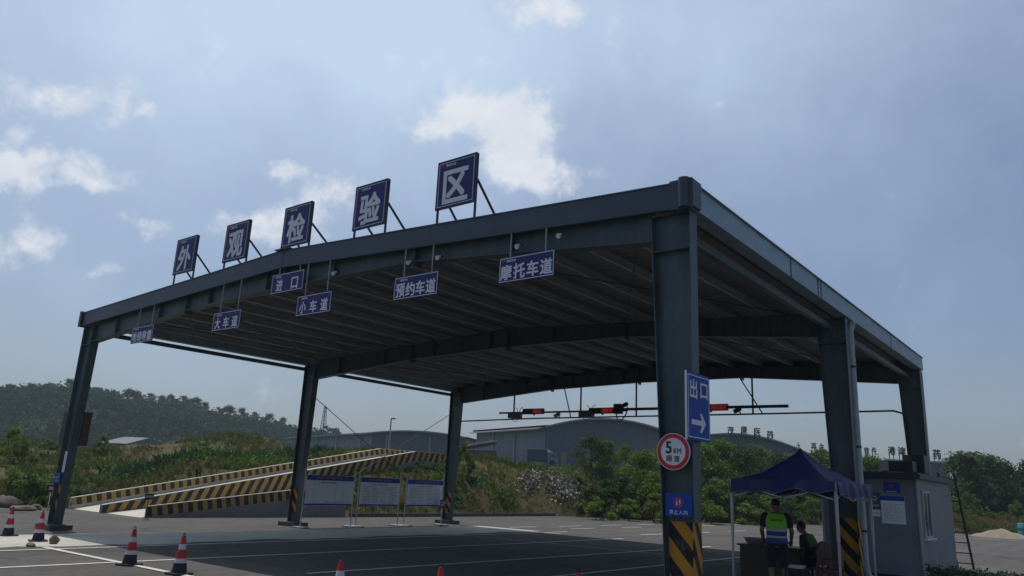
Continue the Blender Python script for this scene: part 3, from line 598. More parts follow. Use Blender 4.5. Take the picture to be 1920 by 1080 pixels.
# ------------------------------------------------------------------ notice boards and small signs
M_print = mat('notice_print', (.22, .23, .27), .7, 0, .1, 5); M_paper = mat('notice_sheet', (.74, .75, .77), .5, 0, .05, 1)
def board(y0, y1, label, sd):
    xb = 1.3; yc, w = (y0+y1)/2, y1-y0; t = thing('notice_board', label, 'notice board', (xb, yc, 0), 0, 'notice boards on steel stands')
    mb = MB(); n = 14
    vs = []; 
    for i in range(n+1):
        yy = y0+w*i/n; sag = .035*math.sin(math.pi*i/n); 
        vs += [(xb+.02*math.sin(i*.9+sd), yy, .78-sag+.02), (xb+.02*math.sin(i*.9+sd), yy, 1.85-sag*.35)]
    mb.add(vs, [(2*i, 2*i+2, 2*i+3, 2*i+1) for i in range(n)]); mb.add([(a-.008, b, c) for a, b, c in vs], [(2*i, 2*i+2, 2*i+3, 2*i+1) for i in range(n)]); p = mb.build('sheet', M_paper, t)
    xs_ = xb+.026
    mb = MB(); mb.lo((xs_-.001, y0+.01, 1.66), (xs_+.001, y1-.01, 1.835)); mb.lo((xs_-.001, y0+.01, .785), (xs_+.001, y1-.01, .84)); mb.build('blue_band', M_blue2, p)
    mb = MB(); scribble(mb, (xs_+.003, yc+.05, 1.75), Y, Z, w*.66, .09, 1, sd, .95, .9); mb.build('heading', mat('faded_red_print', (.33, .12, .16), .6), p)
    mb = MB(); scribble(mb, (xs_+.003, yc, 1.58), Y, Z, w*.4, .06, 1, sd+5, .9, .7)
    if sd == 1:
        for yy in (y0+.35, y0+1.35, y0+1.7): scribble(mb, (xs_+.003, yy, 1.2), Y, Z, .09, .7, 16, sd+9)
        scribble(mb, (xs_+.003, yc+.35, .9), Y, Z, w*.5, .07, 2, 21)
    else:
        for k in range(4): scribble(mb, (xs_+.003, y0+w*(.16+.225*k), 1.19), Y, Z, w*.19, .66, 11, sd*7+k, .8, .42)
    mb.build('print', M_print, p)
    for yy in (y0-.05, y1+.05):
        mb = MB(); mb.tube([(xb-.01, yy, .02), (xb-.01, yy, 1.98)], .022, 10); mb.lathe([(0, 2.05), (.028, 2.035), (.036, 2.01), (.026, 1.98), (0, 1.97)], (xb-.01, yy, 0), 12)
        q = mb.build('stand_post', M_inst, t); mb = MB(); mb.box((xb-.01, yy, .025), (.62, .32, .05)); mb.build('stand_base', M_grey, q)
board(7.74, 9.93, 'wide white notice board with blue top band beside the middle left column', 1)
board(10.28, 12.34, 'middle notice board of the three between the left columns', 2)
board(12.80, 14.90, 'notice board of tables nearest the back left column', 3)
def stake_sign(x, y, z0, z1, w, label, post):
    t = thing('stake_sign', label, 'sign', (x, y, 0)); mb = MB(); mb.box((x, y, (z0+z1)/2), (.02, w, z1-z0)); p = mb.build('panel', mat('navy_plate', (.02, .024, .05), .5), t)
    mb = MB(); scribble(mb, (x+.012, y, (z0+z1)/2), Y, Z, w*.8, (z1-z0)*.6, 2 if z1-z0 > .28 else 1, int(y*10), .9, .75); mb.build('print', M_letter, p)
    mb = MB(); mb.tube([(x-.02, y, 0), (x-.02, y, z1-.02)], .015, 8); mb.build('post', post, t); mb = MB(); mb.lathe([(0, .05), (.12, .045), (.15, 0)], (x-.02, y, 0), 14); mb.build('foot', M_pad, t)
stake_sign(-9.5, 3.66, .70, .98, .34, 'small navy sign on a white post left of the far left column', M_white)
stake_sign(-3.5, 4.58, .70, .91, .32, 'small navy sign on a dark post in front of the ramp', M_dark)
stake_sign(1.62, 14.66, .74, 1.07, .36, 'small navy sign with two lines of print at the back left column foot', M_grey)

# ------------------------------------------------------------------ traffic cones and stones
M_cred = mat('cone_red', (.42, .022, .02), .55, 0, .12, 6); M_cwhite = mat('cone_white_band', (.5, .53, .56), .5, 0, .12, 7, blotch=((.3, .3, .3), 5, .55, .8))
CONES = [(2.0, -1.8, 'leftmost traffic cone, by the edge of the concrete slab'), (3.7, -1.75, 'second traffic cone from the left, beside the brown stone'), (9.1, -2.2, 'red and white cone on the stop line, left one of the near pair'), (10.76, -2.12, 'red and white cone on the stop line, right one of the near pair')]
for u, v, l in ((641, 1045, 'cone half cut by the lower edge left of centre'), (828, 1058, 'cone tip at the lower edge, middle one of the three'), (1084, 1067, 'cone tip at the lower edge, nearest the right column')):
    p = pz(u, v, .70); CONES.append((p[0], p[1], l))
cone0 = None
for i, (x, y, l) in enumerate(CONES):
    if cone0 is None:
        t = cone0 = thing('traffic_cone', l, 'traffic cone', (0, 0, 0), 0, 'red and white traffic cones')
        mb = MB(); mb.prism([(-.19, -.15), (-.15, -.19), (.15, -.19), (.19, -.15), (.19, .15), (.15, .19), (-.15, .19), (-.19, .15)], 0, .03, 'z'); mb.build('base', M_rubber, t)
        mb = MB(); zz = [.03, .19, .255, .255+.15, .47, .585, .66, .665]; rad = lambda z: .135-.105*(z-.03)/.63
        for k, (m, a, b) in enumerate(((2, .03, .195), (1, .195, .27), (0, .27, .425), (1, .425, .515), (0, .515, .645))): mb.m = m; mb.lathe([(rad(a), a), (rad(b), b)], n=28)
        mb.m = 2; mb.lathe([(rad(.645), .645), (.026, .66), (0, .662)], n=28); mb.build('body', [M_cred, M_cwhite, M_rubber], t)
        mb = MB(); mb.tube([(.024*math.cos(a), 0, .682+.024*math.sin(a)) for a in np.linspace(-.6, math.pi+.6, 14)], .008, 8); mb.build('carrying_loop', M_rubber, t)
    else:
        t = copy_tree(cone0); t['label'] = l
    t.location = (x, y, .006); t.rotation_euler = (0, 0, R([8, -14, 20, 5, 0, 30, 12][i]))
def stone(x, y, s, label, seed, m):
    r = np.random.default_rng(seed); bm = bmesh.new(); bmesh.ops.create_icosphere(bm, subdivisions=3, radius=1)
    for v in bm.verts:
        n = v.co.normalized(); k = 1+.16*math.sin(n.x*3+seed)+.12*math.sin(n.y*4.3+seed*2)+.1*math.sin(n.z*5+n.x*4)+r.uniform(-.02, .02); v.co = Vector((n.x*s[0]*k, n.y*s[1]*k, max(n.z*s[2]*k, -s[2]*.6)+s[2]*.6))
    me = bpy.data.meshes.new('stone'); bm.to_mesh(me); bm.free(); me.materials.append(m); me.polygons.foreach_set('use_smooth', [True]*len(me.polygons)); o = bpy.data.objects.new('stone', me); COL.objects.link(o); o.location = (x, y, .004); tag(o, label, 'stone'); return o
M_stone = mat('brown_stone', (.17, .11, .075), .9, 0, .3, 9, bump=.5, fine=.25); M_stone2 = mat('grey_boulder', (.12, .095, .08), .9, 0, .3, 3, bump=.5, fine=.25)
stone(4.44, -1.7, (.11, .1, .12), 'round brown stone on the pale slab beside the second cone', 1, M_stone); stone(4.9, -2.35, (.13, .1, .05), 'flat brown stone on the slab left of the round one', 4, M_stone)
for i, (u, v, s, l) in enumerate(((14, 945, (.55, .45, .3), 'biggest boulder at the left edge of the yard'), (40, 951, (.45, .4, .13), 'flat boulder at the left edge of the yard'), (64, 950, (.26, .26, .13), 'small dark boulder right of the flat one'))):
    p = pz(u, v+6); stone(p[0], p[1], s, l, 11+i, M_stone2)

# ------------------------------------------------------------------ gantry with LED displays under the back beam
yg = L2-.02
gan = thing('sensor_gantry', 'thin pipe gantry carrying lamps and displays under the back beam of the canopy', 'gantry', (9, yg, 4.6))
mb = MB(); mb.tube([(.66, yg, 4.53), (5, yg, 4.6), (14.3, yg, 4.61), (18.9, yg, 4.63), (19.15, yg, 4.55), (19.28, yg, 4.3), (19.3, yg, 2.6)], .03, 8); mb.build('lower_pipe', M_dark, gan)
mb = MB(); mb.tube([(3.0, yg-.1, 4.85), (9.4, yg-.1, 4.83)], .04, 8); mb.tube([(9.2, yg-.1, 4.88), (15.65, yg-.1, 4.85)], .055, 8); mb.build('upper_pipe', M_dark, gan)
for x, x2, zb in ((3.77, 3.77, 4.58), (6.39, 6.75, 4.6), (7.22, 7.22, 4.6), (9.78, 9.78, 4.6), (14.40, 14.40, 4.6), (13.95, 14.75, 4.6)):
    mb = MB(); mb.bar((x, yg-.05, raf_bot(x)), (x2, yg-.05, zb), .05 if x == x2 else .035, .05 if x == x2 else .035); mb.build('hanger', M_dark, gan)
M_led = mat('red_led', (.8, .03, .02), .4, 0, .05, 5, emit=.35); M_leddim = mat('led_window', (.16, .012, .012), .3, emit=.25)
for i, (x, z, w, l) in enumerate(((4.95, 4.87, 1.06, 'leftmost LED display with red figures on the gantry'), (8.33, 4.83, 1.12, 'middle LED display with red figures beside the dark box'), (12.9, 4.85, 1.3, 'rightmost LED display with red figures behind the blue exit sign'))):
    t = thing('led_display', l, 'display', (x, yg-.2, z-.11), 0, 'LED displays on the gantry'); mb = MB(); mb.box((x, yg-.22, z), (w, .14, .23)); p = mb.build('housing', M_black, t)
    mb = MB(); mb.box((x+w*.25, yg-.2925, z), (w*.46, .004, .19)); mb.build('screen', M_leddim, p); mb = MB(); [put_text(mb, c, (x+w*.25+(k-1.5)*w*.11, yg-.296, z), X, Z, w*.085, .13, .01) for k, c in enumerate('8888')] if False else scribble(mb, (x+w*.25, yg-.296, z), X, Z, w*.42, .15, 3, 40+i, .8, .6); mb.build('lit_figures', M_led, p)
    mb = MB(); mb.lo((x-.03, yg-.2, z-.16), (x+.03, yg-.14, z-.115)); mb.build('clamp', M_dark, t)
M_boxg = mat('khaki_box', (.12, .12, .10), .6, 0, .15, 5)
for x, l in ((3.96, 'khaki antenna box with loose wires, left of the two on the gantry'), (7.6, 'khaki antenna box with loose wires, right of the two on the gantry')):
    t = thing('antenna_box', l, 'box', (x, yg-.2, 4.6), 0, 'antenna boxes on the gantry'); mb = MB(); mb.box((x, yg-.2, 4.71), (.62, .22, .22), .06); mb.build('body', M_boxg, t)
    mb = MB(); 
    mb.tube([(x+.1, yg-.2, 4.8), (x+.12, yg-.2, 4.98), (x+.0, yg-.2, 5.06)], .012, 6); mb.build('cable', M_black, t)
    mb = MB(); mb.tube([(x+.2, yg-.2, 4.8), (x+.28, yg-.2, 5.0), (x+.42, yg-.2, 5.08)], .012, 6); mb.build('cable', M_black, t)
    mb = MB(); mb.tube([(x-.1+.16*math.cos(a)+.1, yg-.2, 4.6+.14*math.sin(a)) for a in np.linspace(math.pi, 2*math.pi, 10)], .01, 6); mb.build('cable', M_black, t)
t = thing('control_box', 'dark square control box with hanging cables beside the middle LED display', 'box', (9.15, yg-.25, 4.72)); mb = MB(); mb.box((9.1, yg-.26, 4.88), (.32, .2, .38)); mb.build('body', M_black, t)
mb = MB(); mb.tube([(9.0, yg-.25, 4.7), (9.05, yg-.25, 4.5), (9.25, yg-.25, 4.44), (9.4, yg-.25, 4.6), (9.45, yg-.15, 4.84)], .025, 8); mb.build('cable', M_black, t)
for x, z, l in ((6.15, 4.68, 'small camera on the lower pipe left of the slanted hanger'), (9.85-.5, 5.02, 'camera on the upper pipe right of the control box'), (13.9, 4.72, 'small camera on the lower pipe by the crossed hangers')):
    t = thing('camera', l, 'camera', (x, yg-.12, z-.06)); mb = MB(); mb.tube([(x-.12, yg-.22, z-.04), (x+.02, yg-.1, z+.06), (x+.06, yg-.06, z+.09)], [.075, .085, .06], 12); mb.build('housing', M_grey if x < 7 else M_dark, t); mb = MB(); mb.bar((x+.02, yg-.08, z), (x+.05, yg-.03, z-.12), .03, .03); mb.build('bracket', M_dark, t)

# ------------------------------------------------------------------ tent, desk, people, chairs
def aty(u, v, y): r = ray(u, v); return CAM+r*(y-CAM[1])/r[1]
M_tent = mat('navy_tent_fabric', (.022, .026, .125), .55, 0, .2, 2.5, fine=.1, spec=.5, trans=.12, bump=.25); M_seam = mat('tent_seam', (.2, .21, .3), .6)
tx0, tx1, ty0, ty1 = 18.22, 20.19, 4.98, 7.45; txc, tyc = (tx0+tx1)/2, (ty0+ty1)/2
tent = thing('pop_up_tent', 'navy pop-up tent with steel legs beside the right middle column', 'tent', (txc, tyc, 0))
n = 24; vs = []; pk = 2.80; ev = 2.14
def tent_z(a, b):
    m = max(abs(a), abs(b)); return ev+(pk-ev)*((1-m)**1.7)-.02*math.sin(math.pi*m)*(1-min(abs(a), abs(b))/(m+1e-6))**2+.012*math.sin(a*9+b*5)
mb = MB(); vs = [(txc+(tx1-tx0+.06)/2*a, tyc+(ty1-ty0+.06)/2*b, tent_z(a, b)) for a in np.linspace(-1, 1, n+1) for b in np.linspace(-1, 1, n+1)]
mb.add(vs, [(i*(n+1)+j, (i+1)*(n+1)+j, (i+1)*(n+1)+j+1, i*(n+1)+j+1) for i in range(n) for j in range(n)], True); rf = mb.build('roof', M_tent, tent)
for sa, sb in ((1, 1), (1, -1), (-1, 1), (-1, -1)):
    mb = MB(); mb.tube([(txc+(tx1-tx0+.07)/2*sa*t, tyc+(ty1-ty0+.07)/2*sb*t, tent_z(sa*t, sb*t)+.006) for t in np.linspace(.02, 1, 12)], .007, 6); mb.build('seam', M_seam, rf)
mb = MB(); mb.lathe([(0, pk-.01), (.05, pk-.03), (.05, pk-.02), (0, pk+.03)], (txc, tyc, 0), 12); mb.build('peak_cap', M_dark, rf)
for (ax, ay), (bx, by) in (((tx0, ty0), (tx1, ty0)), ((tx1, ty0), (tx1, ty1)), ((tx1, ty1), (tx0, ty1)), ((tx0, ty1), (tx0, ty0))):
    mb = MB(); m_ = 40; dx, dy = bx-ax, by-ay; L = math.hypot(dx, dy); nx_, ny_ = dy/L, -dx/L; vs = []
    for i in range(m_+1):
        t = i/m_; wv = .026*math.sin(t*31)+(.09*math.exp(-((t-.6)/.14)**2) if ay == by and ax < bx else 0)+.012*math.sin(t*13+1); low = 1.885+.05*t*(ax < bx)+.028*math.sin(t*9+ax)+.018*math.sin(t*21)+(.10*math.exp(-((t-.62)/.13)**2) if ay == by and ax < bx else 0)
        for k, z in enumerate((ev+.015, (ev+low)/2+.03, low)): vs.append((ax+dx*t+nx_*(.03+wv*k*.8+.012*k), ay+dy*t+ny_*(.03+wv*k*.8+.012*k), z))
    mb.add(vs, [(3*i+j, 3*i+3+j, 3*i+4+j, 3*i+1+j) for i in range(m_) for j in (0, 1)], True); vl = mb.build('valance', M_tent, tent)
    mb = MB(); mb.tube([(vs[3*i+2][0]+nx_*.003, vs[3*i+2][1]+ny_*.003, vs[3*i+2][2]) for i in range(m_+1)], .006, 5); mb.build('hem_tape', M_seam, vl)
for x, y in ((tx0, ty0), (tx1, ty0), (tx1, ty1), (tx0, ty1)):
    mb = MB(); mb.lo((x-.018, y-.018, 0), (x+.018, y+.018, 1.25)); mb.lo((x-.024, y-.024, 1.1), (x+.024, y+.024, 2.14)); lg = mb.build('leg', M_inst, tent); mb = MB(); mb.lo((x-.05, y-.05, .004), (x+.05, y+.05, .02)); mb.build('foot_plate', M_dark, lg)
for y in (ty0+.03, ty1-.03):
    for k in range(2):
        xa, xb = (tx0, txc) if k == 0 else (txc, tx1)
        for za, zb in ((2.08, 1.82), (1.82, 2.08)): mb = MB(); mb.bar((xa+.03, y, za), (xb-.01, y, zb), .012, .025); mb.build('truss_bar', M_inst, tent)
for x in (tx0+.03, tx1-.03):
    for k in range(2):
        ya, yb = (ty0, tyc) if k == 0 else (tyc, ty1)
        for za, zb in ((2.08, 1.82), (1.82, 2.08)): mb = MB(); mb.bar((x, ya+.03, za), (x, yb-.01, zb), .012, .025); mb.build('truss_bar', M_inst, tent)

M_wood = mat('dark_desk_wood', (.045, .03, .024), .5, 0, .25, 3); M_redwood = mat('dark_red_wood', (.075, .022, .02), .4, 0, .25, 4)
dk = thing('desk', 'dark wooden desk under the navy tent in front of the standing person', 'desk', (18.2, 7.2, 0)); dz = .78
mb = MB(); mb.lo((17.54, 6.85, dz), (18.93, 7.5, dz+.035)); mb.build('top', M_wood, dk)
mb = MB(); mb.lo((17.60, 6.9, .02), (18.87, 6.925, dz)); mb.build('front_panel', M_wood, dk)
for x in (17.58, 18.86): mb = MB(); mb.lo((x, 6.926, .02), (x+.03, 7.46, dz)); mb.build('side_panel', M_wood, dk)
t = thing('plastic_basin', 'pale grey plastic basin on the left end of the desk', 'basin', (17.85, 7.1, dz+.037)); mb = MB(); mb.lathe([(0, .004), (.17, .004), (.235, .115), (.25, .118), (.25, .126), (.228, .122), (.165, .016), (0, .014)], (17.86, 7.12, dz+.037), 32); mb.build('bowl', mat('grey_plastic', (.42, .46, .48), .4), t)
mb = MB(); mb.lathe([(.248, .112), (.256, .114), (.256, .128), (.248, .13)], (17.86, 7.12, dz+.037), 32); mb.build('rim', M_grey, t)
def chair(x, y, rz, label):
    t = thing('wooden_chair', label, 'chair', (x, y, 0), rz, 'dark red wooden chairs under the tent')
    mb = MB(); mb.prism([(-.22, -.21), (.22, -.21), (.24, .22), (-.24, .22)], .42, .46, 'z'); mb.build('seat', M_redwood, t, True)
    mb = MB(); pr = []
    for a in np.linspace(0, math.pi, 13): pr.append((.235*math.cos(a), .74+.24*math.sin(a)))
    mb.prism([(.2, .5)]+pr+[(-.2, .5)], -.235, -.205, 'y'); mb.build('backrest', M_redwood, t, True)
    for sx in (-1, 1):
        for sy in (-1, 1): mb = MB(); mb.bar((sx*.19, sy*.19, 0), (sx*.2, sy*.19 if sy > 0 else -.215, .42 if sy > 0 else .56), .04, .04); mb.build('leg', M_redwood, t, True)
        mb = MB(); mb.bar((sx*.2, -.2, .2), (sx*.2, .2, .2), .025, .03); mb.build('stretcher', M_redwood, t, True)
        mb = MB(); mb.bar((sx*.24, -.2, .66), (sx*.245, .18, .66), .04, .03); mb.bar((sx*.245, .17, .46), (sx*.245, .17, .65), .03, .03); mb.build('armrest', M_redwood, t, True)
    return t
chair(19.02, 7.35, R(72), 'dark red wooden armchair carrying the seated person'); chair(19.55, 6.55, R(95), 'empty dark red wooden armchair nearer the steel tent leg')
t = thing('low_table', 'low dark table with white papers beside the desk', 'table', (18.95, 6.35, 0)); mb = MB(); mb.box((18.98, 6.35, .46), (.42, .42, .03)); mb.build('top', M_wood, t)
for sx in (-1, 1):
    for sy in (-1, 1): mb = MB(); mb.bar((18.98+sx*.17, 6.35+sy*.17, .01), (18.98+sx*.17, 6.35+sy*.17, .445), .035, .035); mb.build('leg', M_wood, t)
t = thing('paper_stack', 'stack of white papers lying on the low dark table', 'papers', (18.98, 6.35, .477)); mb = MB()
for k in range(5): mb.box((18.97+.01*math.sin(k*2.1), 6.34, .48+.011*k), (.30, .22, .008), .08*math.sin(k*1.7))
mb.build('sheet', M_signwhite, t)

M_skin = mat('skin', (.24, .13, .085), .55, 0, .08, 12); M_hair = mat('black_hair', (.012, .01, .01), .5, 0, .2, 30); M_tee = mat('black_cloth', (.014, .015, .018), .85, 0, .2, 10); M_short = mat('dark_shorts', (.016, .018, .026), .85, 0, .2, 8)
M_lime = mat('vest_lime', (.22, .62, .02), .6, 0, .08, 6, emit=0); M_refl = mat('vest_reflective_grey', (.42, .44, .45), .35, 0, .06, 8); M_navy = mat('vest_navy', (.02, .045, .2), .6, 0, .1, 6); M_shoe = mat('shoe', (.02, .02, .022), .6)
def capsule(mb, p, q, r0, r1, n=14):
    p, q = Vector(p), Vector(q); d = q-p; L = d.length; d.normalize(); up = Vector((0, 0, 1)) if abs(d.z) < .9 else Vector((1, 0, 0)); x = d.cross(up).normalized(); y = x.cross(d)
    rings = []
    for k in range(4): a = math.pi/2*(1-k/4); rings.append((p-d*r0*math.sin(a), r0*math.cos(a)+1e-4))
    rings.append((p, r0)); rings.append((q, r1))
    for k in range(1, 5): a = math.pi/2*k/4; rings.append((q+d*r1*math.sin(a), r1*math.cos(a)+1e-4))
    vs = [c+(x*math.cos(2*math.pi*i/n)+y*math.sin(2*math.pi*i/n))*r for c, r in rings for i in range(n)]
    fs = [(i*n+k, i*n+(k+1) % n, (i+1)*n+(k+1) % n, (i+1)*n+k) for i in range(len(rings)-1) for k in range(n)]
    mb.add(vs, fs+[tuple(range(n))[::-1], tuple(range((len(rings)-1)*n, len(rings)*n))])
def loft(mb, rings, n=28, caps=True, lat=Vector((1, 0, 0))):
    """rings: (centre, half width, half depth), section perpendicular to the path, lateral axis fixed"""
    cs = [Vector(r[0]) for r in rings]; vs = []
    for i, (c, a, b) in enumerate(rings):
        d = (cs[min(i+1, len(cs)-1)]-cs[max(i-1, 0)]).normalized(); f = d.cross(lat).normalized()
        for k in range(n):
            t = 2*math.pi*k/n; ct, st = math.cos(t), math.sin(t); e = .8
            vs.append(cs[i]+lat*a*math.copysign(abs(ct)**e, ct)+f*b*math.copysign(abs(st)**e, st))
    fs = [(i*n+k, i*n+(k+1) % n, (i+1)*n+(k+1) % n, (i+1)*n+k) for i in range(len(rings)-1) for k in range(n)]
    if caps: fs += [tuple(range(n))[::-1], tuple(range((len(rings)-1)*n, len(rings)*n))]
    mb.add(vs, fs, True)
def ellipsoid(mb, c, r, rot=None, n=16):
    bm = bmesh.new(); bmesh.ops.create_uvsphere(bm, u_segments=n, v_segments=n//2+2, radius=1); M_ = rot if rot is not None else Matrix.Identity(3)
    mb.add([Vector(c)+M_ @ Vector((v.co.x*r[0], v.co.y*r[1], v.co.z*r[2])) for v in bm.verts], [[v.index for v in f.verts] for f in bm.faces], True); bm.free()
def fuse(mb, name, m, parent, vox=.009, sm=3):
    """weld overlapping closed pieces into one continuous smooth skin"""
    o = mb.build('tmp', m, None); r = o.modifiers.new('r', 'REMESH'); r.mode = 'VOXEL'; r.voxel_size = vox; r.use_smooth_shade = True
    s_ = o.modifiers.new('s', 'SMOOTH'); s_.iterations = sm; s_.factor = .5; bpy.context.view_layer.update()
    me = bpy.data.meshes.new_from_object(o.evaluated_get(bpy.context.evaluated_depsgraph_get())); old = o.data; bpy.data.objects.remove(o); bpy.data.meshes.remove(old)
    me.name = name; me.materials.clear(); me.materials.append(m); me.polygons.foreach_set('use_smooth', [True]*len(me.polygons)); o = bpy.data.objects.new(name, me); COL.objects.link(o); o.parent = parent; return o
def person(label, loc, rz, J, vest_zone, shoes=True, shorts=True):
    t = thing('person', label, 'person', loc, rz); V = Vector
    mb = MB(); P, Wst, Ch, Nk, Hd = (V(J[k]) for k in ('pelvis', 'waist', 'chest', 'neck', 'head')); hf = V(J['face']).normalized(); hu = (Hd-Nk).normalized(); hu = (hu-hf*hu.dot(hf)).normalized(); hr = hf.cross(hu); HM = Matrix((hr, hf, hu)).transposed()
    up = (Nk-P).normalized()
    loft(mb, [(P-up*.09, .10, .085), (P, .165, .11), (Wst, .142, .098), (Ch, .175, .115), (Nk-up*.05, .15, .085), (Nk, .06, .06)])
    capsule(mb, Nk-up*.04, Hd-hu*.03, .055, .052)
    ellipsoid(mb, Hd, (.076, .094, .112), HM); ellipsoid(mb, Hd+hf*.035-hu*.06, (.055, .055, .05), HM); ellipsoid(mb, Hd+hf*.098-hu*.012, (.014, .02, .026), HM)
    for s in (-1, 1): ellipsoid(mb, Hd+hr*s*.078-hu*.005-hf*.005, (.012, .02, .032), HM); ellipsoid(mb, Hd+hf*.085+hr*s*.03+hu*.018, (.016, .012, .01), HM)
    ellipsoid(mb, Hd+hf*.088-hu*.062, (.024, .012, .009), HM)
    for s, S in ((-1, 'l'), (1, 'r')):
        sh, el, wr = V(J['sh'+S]), V(J['el'+S]), V(J['wr'+S]); capsule(mb, sh, el, .058, .043); capsule(mb, el, wr, .043, .028)
        hd = V(J['hand'+S]).normalized(); side = hd.cross(V((0, 0, 1))).normalized() if abs(hd.z) < .9 else V((0, 1, 0)); pn = hd.cross(side).normalized(); pc = wr+hd*.05
        loft(mb, [(wr, .026, .02), (wr+hd*.04, .038, .016), (wr+hd*.085, .04, .014)], 14, True, side)
        for k, (o_, L_) in enumerate(((-.03, .065), (-.01, .078), (.01, .073), (.03, .055))):
            b0 = wr+hd*.08+side*o_; b1 = b0+hd*L_*.5+pn*.006; b2 = b1+hd*L_*.45+pn*.022*(1+.2*k); capsule(mb, b0, b1, .0095, .009, 8); capsule(mb, b1, b2, .009, .0075, 8)
        b0 = wr+hd*.03-side*s*.03; b1 = b0+hd*.03-side*s*.03; b2 = b1+hd*.035+pn*.01; capsule(mb, b0, b1, .013, .011, 8); capsule(mb, b1, b2, .011, .009, 8)
        hp, kn, an = V(J['hp'+S]), V(J['kn'+S]), V(J['an'+S]); capsule(mb, hp, kn, .088, .058); capsule(mb, kn, an, .056, .036); capsule(mb, kn+(an-kn)*.15+V((0, -.012, 0)), kn+(an-kn)*.45, .054, .042)
        tf = V(J['toe'+S]); capsule(mb, an+V((0, 0, -.04)), tf, .036, .03)
    body = fuse(mb, 'body', M_skin, t, .0085)
    mb = MB(); ellipsoid(mb, Hd+hu*.022-hf*.012, (.084, .1, .108), HM, 24)
    hb_ = mb.v; keep = [f for f in mb.f if sum((V(hb_[i])-Hd).dot(hf) for i in f)/len(f) < .035+.02 or sum((V(hb_[i])-Hd).dot(hu) for i in f)/len(f) > .075]; keep = [f for f in keep if sum((V(hb_[i])-Hd).dot(hu) for i in f)/len(f) > -.078]
    m2 = MB(); m2.add(hb_, keep, True); m2.build('hair', M_hair, t, True)
    mb = MB(); loft(mb, [(P-up*.02, .172, .118), (Wst, .153, .108), (Ch, .186, .125), (Nk-up*.06, .168, .10), (Nk-up*.012, .082, .078)])
    for S in 'lr':
        sh, el = V(J['sh'+S]), V(J['el'+S]); capsule(mb, sh, sh+(el-sh)*.62, .069, .064)
    fuse(mb, 'shirt', M_tee, t, .011, 2)
    mb = MB(); loft(mb, [(P-up*.06, .175, .125), (P+up*.05, .170, .12), (Wst-up*.02, .158, .113)])
    for S in 'lr': hp, kn = V(J['hp'+S]), V(J['kn'+S]); capsule(mb, hp, hp+(kn-hp)*(.93 if shorts else 1.0), .105, .085)
    fuse(mb, 'shorts', M_short, t, .012, 2)
    # high-visibility vest: rings with a material per band
    mb = MB(); rs = []; zs_ = [0, .07, .13, .185, .235, .29, .36, .43, .50, .545]; tot = (Nk-P).length
    def sec(h):
        f = h/tot; c = P+(Wst-P)*min(1, f/.36) if f < .36 else Wst+(Ch-Wst)*min(1, (f-.36)/.36) if f < .72 else Ch+(Nk-Ch)*(f-.72)/.28
        a = np.interp(f, [0, .36, .72, .9, 1], [.192, .178, .205, .185, .10]); b = np.interp(f, [0, .36, .72, .9, 1], [.142, .132, .148, .118, .09]); return (c, a, b)
    bands = vest_zone or [M_navy, M_refl, M_navy, M_refl, M_lime]; cuts = [0, .12, .165, .25, .30, tot-.035]
    n = 32; m2 = MB()
    for bi in range(5):
        hs = np.linspace(cuts[bi], cuts[bi+1], 6 if bi == 4 else 3); m2.m = bi; start = len(m2.f); loft(m2, [sec(h) for h in hs], n, False)
        if bi == 4:
            for fi in range(start, len(m2.f)):
                k = (fi-start) % n; a = 2*math.pi*(k+.5)/n; ring = (fi-start)//n
                if abs(math.cos(a)) > .80: m2.mi[fi] = 1
                if abs(math.cos(a)) > .93 and ring >= 2: m2.mi[fi] = 5
    bands.append(M_tee); v_ = m2.build('vest', bands, t, True)
    return t, sec, tot, v_, P, Nk
J1 = dict(pelvis=(0, 0, .93), waist=(0, -.005, 1.12), chest=(0, .0, 1.33), neck=(0, .03, 1.53), head=(0, .085, 1.67), face=(0, .8, -.55), shl=(-.19, .0, 1.455), shr=(.19, .0, 1.455), ell=(-.26, -.03, 1.17), elr=(.265, -.03, 1.17), wrl=(-.24, .17, .965), wrr=(.25, .16, .97), handl=(.1, .8, -.5), handr=(-.1, .8, -.5),
          hpl=(-.09, 0, .90), hpr=(.09, 0, .90), knl=(-.11, .02, .49), knr=(.11, .02, .49), anl=(-.115, -.03, .09), anr=(.115, -.03, .09), toel=(-.135, .13, .032), toer=(.135, .13, .032))
t1, sec, tot, vest, P_, N_ = person('person in a lime and navy vest standing at the desk, seen from behind', (18.66, 6.18, 0), R(19), J1, None); t1.scale = (1.1, 1.05, 1.0)
mb = MB()
for k, c in enumerate('港城车检'):
    cc, a, b = sec(.47); put_text(mb, c, Vector(cc)+Vector((-.081+.054*k, -b-.0045+.0*k, 0)), X, Z, .047, .045, .03)
lt = mb.build('vest_lettering', M_black, vest, True)
J2 = dict(pelvis=(0, -.02, .55), waist=(0, .01, .72), chest=(0, .09, .92), neck=(0, .17, 1.10), head=(0, .25, 1.225), face=(0, .9, -.4), shl=(-.185, .13, 1.03), shr=(.185, .13, 1.03), ell=(-.24, .12, .76), elr=(.24, .16, .77), wrl=(-.16, .36, .68), wrr=(.14, .38, .68), handl=(.3, .9, -.1), handr=(-.3, .9, -.1),
          hpl=(-.09, 0, .54), hpr=(.09, 0, .54), knl=(-.13, .42, .53), knr=(.13, .43, .53), anl=(-.13, .40, .09), anr=(.13, .43, .09), toel=(-.14, .56, .032), toer=(.14, .58, .032))
person('person in black and dull green seated on a dark red chair, facing left', (19.02, 7.33, 0), R(80), J2, [M_tee, M_tee, M_tee, M_tee, mat('dull_green_vest', (.05, .17, .03), .7)])

